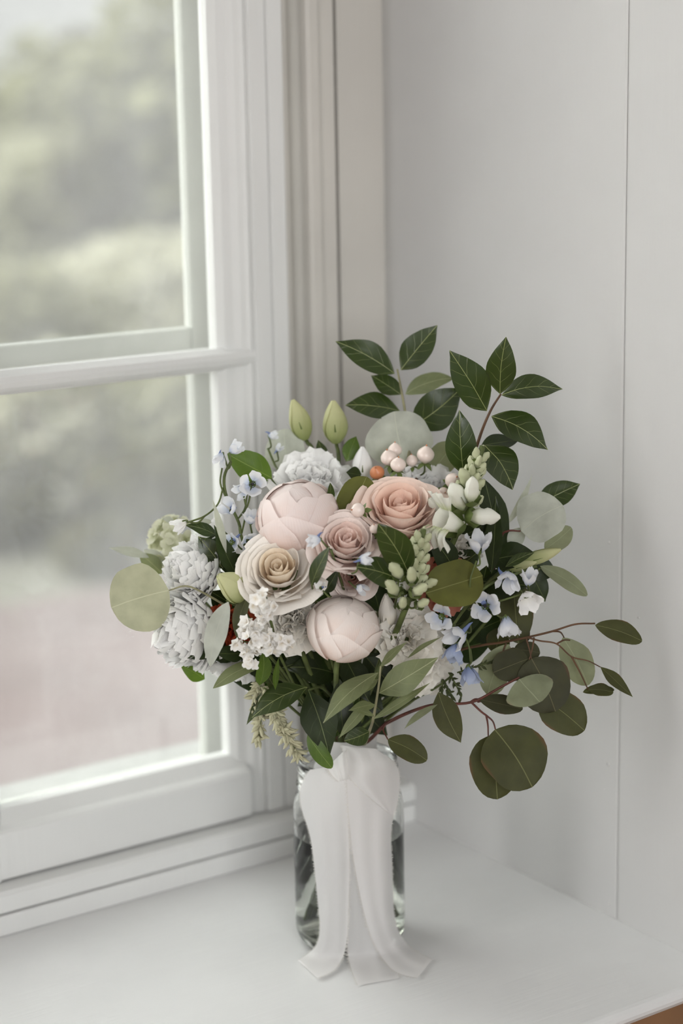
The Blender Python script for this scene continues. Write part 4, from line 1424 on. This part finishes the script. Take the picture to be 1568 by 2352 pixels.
sprig('dark_leaf_branch', 'large dark drooping leaf above the jar rim, a bright green one behind it', 'leaves',
      [(708, 1585, .06), (740, 1580, .045), (780, 1620, .02)],
      [((708, 1585, .065), (756, 1738, .085), 88, 'lance', 'dark_deep', (-.25, .3, .95), .04, .14),
       ((706, 1688, .075), (762, 1764, .088), 44, 'euc', 'fresh', (-.35, .2, .9), .04, .08),
       ((705, 1578, .07), (578, 1648, .085), 78, 'ovate', 'dark', (-.15, .85, .5), .09, .12),
       ((780, 1560, .06), (790, 1700, .07), 60, 'lance', 'dark_deep', (.2, .3, .9), .04, .14),
       ((825, 1590, .055), (762, 1700, .07), 52, 'lance', 'dark', (-.5, .4, .7), .04, .14),
       ((600, 1590, .06), (566, 1665, .06), 18, 'ovate', 'dark', (-.2, .2, .9), .04, .14)], 'stem', .0016)
sprig('green_leaf_sprig', 'upright bright green leaf under the white statice', 'leaf',
      [(606, 1580, .075), (640, 1600, .05)],
      [((596, 1575, .085), (604, 1494, .095), 40, 'ovate', 'fresh', (.4, .2, .9), .05, .18),
       ((632, 1585, .075), (640, 1510, .08), 16, 'lance', 'fresh', (.3, .2, .9), .03, .18),
       ((640, 1590, .06), (610, 1540, .065), 26, 'ovate', 'dark', (.1, .4, .9), .03, .14)], 'stem', .0012)
sprig('pale_leaf_sprig', 'pale green leaf reaching sideways under the double white flower', 'leaf',
      [(602, 1528, .06), (650, 1560, .04)],
      [((605, 1522, .065), (488, 1582, .075), 50, 'elliptic', 'sage', (-.1, .9, .45), .08, .06)], 'stem', .0012)
sprig('pale_leaf_sprig', 'narrow whitish leaf crossing the rust carnation', 'leaf',
      [(520, 1380, .085), (560, 1400, .06)],
      [((524, 1382, .095), (482, 1532, .10), 54, 'elliptic', 'euc_pale', (-.2, .5, .85), .05, .08)], 'stem', .0012)
sprig('eucalyptus_sprig', 'curled olive leaf between the rust carnation and the statice', 'leaf',
      [(575, 1480, .07), (610, 1520, .05)],
      [((545, 1470, .085), (576, 1358, .09), 54, 'euc', 'euc_dark', (-.75, .2, .6), .06, .12),
       ((470, 1560, .02), (415, 1530, .03), 40, 'ovate', 'fresh', (-.1, .4, .9), .05, .1),
       ((505, 1495, .05), (430, 1512, .06), 34, 'ovate', 'dark_deep', (0, .5, .8), .05, .1),
       ((560, 1500, .06), (495, 1500, .075), 42, 'ovate', 'dark_deep', (0, .5, .8), .05, .1)], 'stem', .0013)
sprig('eucalyptus_sprig', 'large round pale eucalyptus leaf reaching farthest toward the window', 'leaf',
      [(388, 1356, .055), (425, 1346, .058), (460, 1358, .06), (520, 1392, .05)],
      [((388, 1356, .055), (256, 1396, .05), 158, 'round', 'euc_light', (.05, .15, 1), .03, .05)], 'stem_grey', .0011)
sprig('dark_leaf_branch', 'dark pointed leaves between the delphinium and the double white flower', 'leaves',
      [(505, 1235, .025), (540, 1290, .02)],
      [((502, 1232, .03), (424, 1206, .035), 34, 'lance', 'dark', (-.1, .7, .7), .06, .12),
       ((512, 1306, .035), (455, 1232, .04), 56, 'ovate', 'dark', (-.1, .4, .9), .05, .12),
       ((548, 1330, .045), (492, 1206, .055), 44, 'lance', 'dark_deep', (.5, .2, .8), .04, .2),
       ((520, 1270, .055), (488, 1146, .06), 22, 'lance', 'euc_pale', (.6, .2, .7), .05, .2),
       ((500, 1225, .02), (452, 1190, .02), 26, 'lance', 'euc_pale', (-.1, .8, .5), .05, .1),
       ((400, 1200, -.03), (372, 1190, -.03), 20, 'lance', 'euc_pale', (-.1, .8, .5), .05, .1)], 'stem', .0014)
sprig('pale_leaf_sprig', 'pale twisting leaf pointing to the window above the round eucalyptus leaf', 'leaf',
      [(375, 1315, -.02), (430, 1340, -.02)],
      [((345, 1280, -.02), (248, 1258, -.015), 28, 'lance', 'euc_pale', (-.1, .8, .6), .08, .1),
       ((372, 1318, -.02), (318, 1270, -.02), 40, 'ovate', 'sage', (-.1, .4, .9), .05, .1),
       ((380, 1300, -.025), (330, 1262, -.03), 34, 'ovate', 'euc_pale', (-.1, .4, .9), .05, .1)], 'stem', .0013)

# inner foliage that closes the heart of the bouquet
FILL = [
    ('deep green foliage behind the roses in the heart of the bouquet', [(760, 1240, .01), (780, 1330, .01), (790, 1450, .01)],
     [(700, 1260), (760, 1210), (830, 1290), (870, 1240), (720, 1370), (800, 1390), (860, 1350), (900, 1280), (950, 1260), (840, 1200)]),
    ('deep green foliage under the round peony bud', [(800, 1520, .03), (800, 1560, .02), (805, 1620, .01)],
     [(720, 1540), (760, 1560), (820, 1560), (870, 1540), (900, 1570), (690, 1520), (660, 1540), (840, 1600), (780, 1610), (730, 1600), (850, 1650), (800, 1660)]),
    ('deep green foliage behind the trailing delphinium', [(1080, 1380, .02), (1040, 1440, .02), (960, 1540, .01)],
     [(1000, 1260), (1060, 1300), (1100, 1340), (1140, 1380), (1000, 1390), (1060, 1430), (1120, 1440), (1080, 1480), (1020, 1500), (960, 1420), (1160, 1340), (1080, 1220)]),
    ('deep green foliage between the double white flowers and the statice', [(560, 1400, .01), (600, 1460, .01), (680, 1560, .01)],
     [(540, 1300), (520, 1380), (560, 1480), (600, 1520), (640, 1500), (580, 1560), (520, 1500), (500, 1260), (600, 1280), (650, 1580)]),
]
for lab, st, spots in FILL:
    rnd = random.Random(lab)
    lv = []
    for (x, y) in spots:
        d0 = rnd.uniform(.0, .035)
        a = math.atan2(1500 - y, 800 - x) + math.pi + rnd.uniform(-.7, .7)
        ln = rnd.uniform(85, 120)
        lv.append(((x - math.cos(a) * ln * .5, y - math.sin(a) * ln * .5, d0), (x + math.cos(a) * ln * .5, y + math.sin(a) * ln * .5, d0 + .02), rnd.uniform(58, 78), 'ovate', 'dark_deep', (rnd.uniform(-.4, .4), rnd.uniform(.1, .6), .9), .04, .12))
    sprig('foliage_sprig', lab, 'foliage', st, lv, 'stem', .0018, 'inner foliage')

# ================================================================== RIBBONS
RC = .0515


def surf(x, y, lift=0.0):
    """first surface met at pixel x, y: the jar's front (a little outside it), else the sill"""
    r = ray(x, y)
    rc = RC + lift
    a = r.x * r.x + r.y * r.y
    b = 2 * (CAM.x * r.x + CAM.y * r.y)
    c = CAM.x ** 2 + CAM.y ** 2 - rc * rc
    D = b * b - 4 * a * c
    tz = (.0012 + lift * .5 - CAM.z) / r.z
    if D > 0:
        t = (-b - math.sqrt(D)) / (2 * a)
        return CAM + r * min(t, tz)
    t = (-b) / (2 * a)
    return CAM + r * min(t, tz)


def ribbon(label, rows, lift=0.0, n=40, fold=.002, seed=0, nu=14, smooth_it=10, bulge=0.0, fray=True, pin=.12):
    """rows: (left x, left y, right x, right y) down the length of the ribbon"""
    Lp = spline([Vector((a, b, 0)) for a, b, c, d in rows], 8)
    Rp = spline([Vector((c, d, 0)) for a, b, c, d in rows], 8)
    nv = len(Lp) - 1
    g = []
    for j in range(nv + 1):
        row = []
        for i in range(nu + 1):
            u = i / nu
            q = Lp[j].lerp(Rp[j], u)
            p = surf(q.x, q.y, lift)
            row.append(p)
        g.append(row)
    for _ in range(smooth_it):                     # relax the crease where jar meets sill
        h = [list(r) for r in g]
        for j in range(1, nv):
            for i in range(nu + 1):
                h[j][i] = g[j][i] * .5 + (g[j - 1][i] + g[j + 1][i]) * .25
        g = h
    vs, uv = [], []
    for j in range(nv + 1):
        for i in range(nu + 1):
            u, v = i / nu, j / nv
            p = g[j][i]
            to = (CAM - p).normalized()
            k = math.sin(u * 7 + seed + 1.5 * v) * .6 + math.sin(u * 13 + seed * 2 + v * 2) * .4
            off = fold * (k + .6) * math.sin(math.pi * min(1, max(0, v))) ** .3 + bulge * math.sin(math.pi * u) * math.sin(math.pi * v)
            p = p + to * off
            p.z = max(p.z, .0008 + lift * .3)
            vs.append(p)
            uv.append((u, v))
    fs = [(j * (nu + 1) + i, j * (nu + 1) + i + 1, (j + 1) * (nu + 1) + i + 1, (j + 1) * (nu + 1) + i) for j in range(nv) for i in range(nu)]
    o = obj('silk_ribbon', mesh('silk_ribbon', vs, fs, uv), 'silk')
    tag(o, label, 'ribbon', 'silk ribbons')
    if fray:
        rnd = random.Random(seed + 3)
        tv, tf = [], []
        for j in range(0, nv):
            for e in (0, nu):
                a, b = vs[j * (nu + 1) + e], vs[(j + 1) * (nu + 1) + e]
                inn = vs[j * (nu + 1) + (1 if e == 0 else nu - 1)]
                out = (a - inn).normalized()
                m_ = max(2, int((b - a).length / .0006))
                for q in range(m_):
                    s = a.lerp(b, (q + rnd.random()) / m_)
                    tip = s + out * rnd.uniform(.0008, .0030) + (b - a).normalized() * rnd.uniform(-.001, .001) + (CAM - s).normalized() * rnd.uniform(0, .0006)
                    w_ = (b - a).normalized() * .0002
                    k = len(tv)
                    tv += [s - w_, s + w_, tip + w_ * .5, tip - w_ * .5]
                    tf.append((k, k + 1, k + 2, k + 3))
        fr = obj('frayed_edge', mesh('frayed_edge', tv, tf), 'thread', o)
        fr['kind'] = 'stuff'
    return o


ribbon('middle silk ribbon tail lying flat on the sill in front of the jar', [(790, 1760, 880, 1760), (792, 1860, 885, 1860), (797, 1990, 880, 1990), (797, 2090, 885, 2090), (797, 2160, 893, 2160), (803, 2215, 905, 2200), (822, 2263, 916, 2246)], .0, seed=2)
ribbon('silk ribbon tail nearest the window, its end curling back on the sill', [(712, 1768, 796, 1755), (692, 1800, 797, 1800), (690, 1850, 799, 1870), (712, 1915, 800, 1940), (722, 1990, 801, 2010), (730, 2070, 799, 2080), (735, 2130, 797, 2140), (727, 2172, 790, 2190), (700, 2196, 768, 2228), (684, 2206, 728, 2246)], .0028, seed=5, bulge=.003)
ribbon('silk ribbon tail nearest the wall, sweeping out sideways onto the sill', [(796, 1760, 905, 1745), (797, 1800, 914, 1790), (800, 1860, 908, 1850), (806, 1920, 897, 1905), (813, 1980, 899, 1975), (826, 2050, 902, 2045), (842, 2120, 905, 2110), (868, 2185, 925, 2160), (905, 2232, 958, 2188), (958, 2246, 992, 2204)], .0026, seed=8, bulge=.002)
ribbon('wide folded silk band tied round the neck of the bouquet', [(786, 1712, 862, 1720), (790, 1732, 888, 1738), (796, 1756, 914, 1764), (800, 1782, 917, 1800), (838, 1822, 914, 1836), (892, 1868, 904, 1872)], .0062, seed=11, bulge=.005, fold=.003)
ribbon('small crumpled silk knot at the neck beside the drooping dark leaf', [(752, 1762, 792, 1722), (756, 1772, 797, 1745), (766, 1784, 799, 1768), (778, 1796, 799, 1790)], .0070, seed=14, bulge=.006, fold=.004)
# band round the stems
bd = tag(obj('silk_ribbon', lathe('silk_wrap', [(.030, .160), (.0275, .168), (.026, .178), (.0262, .188), (.0275, .192)], 32), 'silk'), 'silk binding wound round the stems inside the jar mouth', 'ribbon', 'silk ribbons')
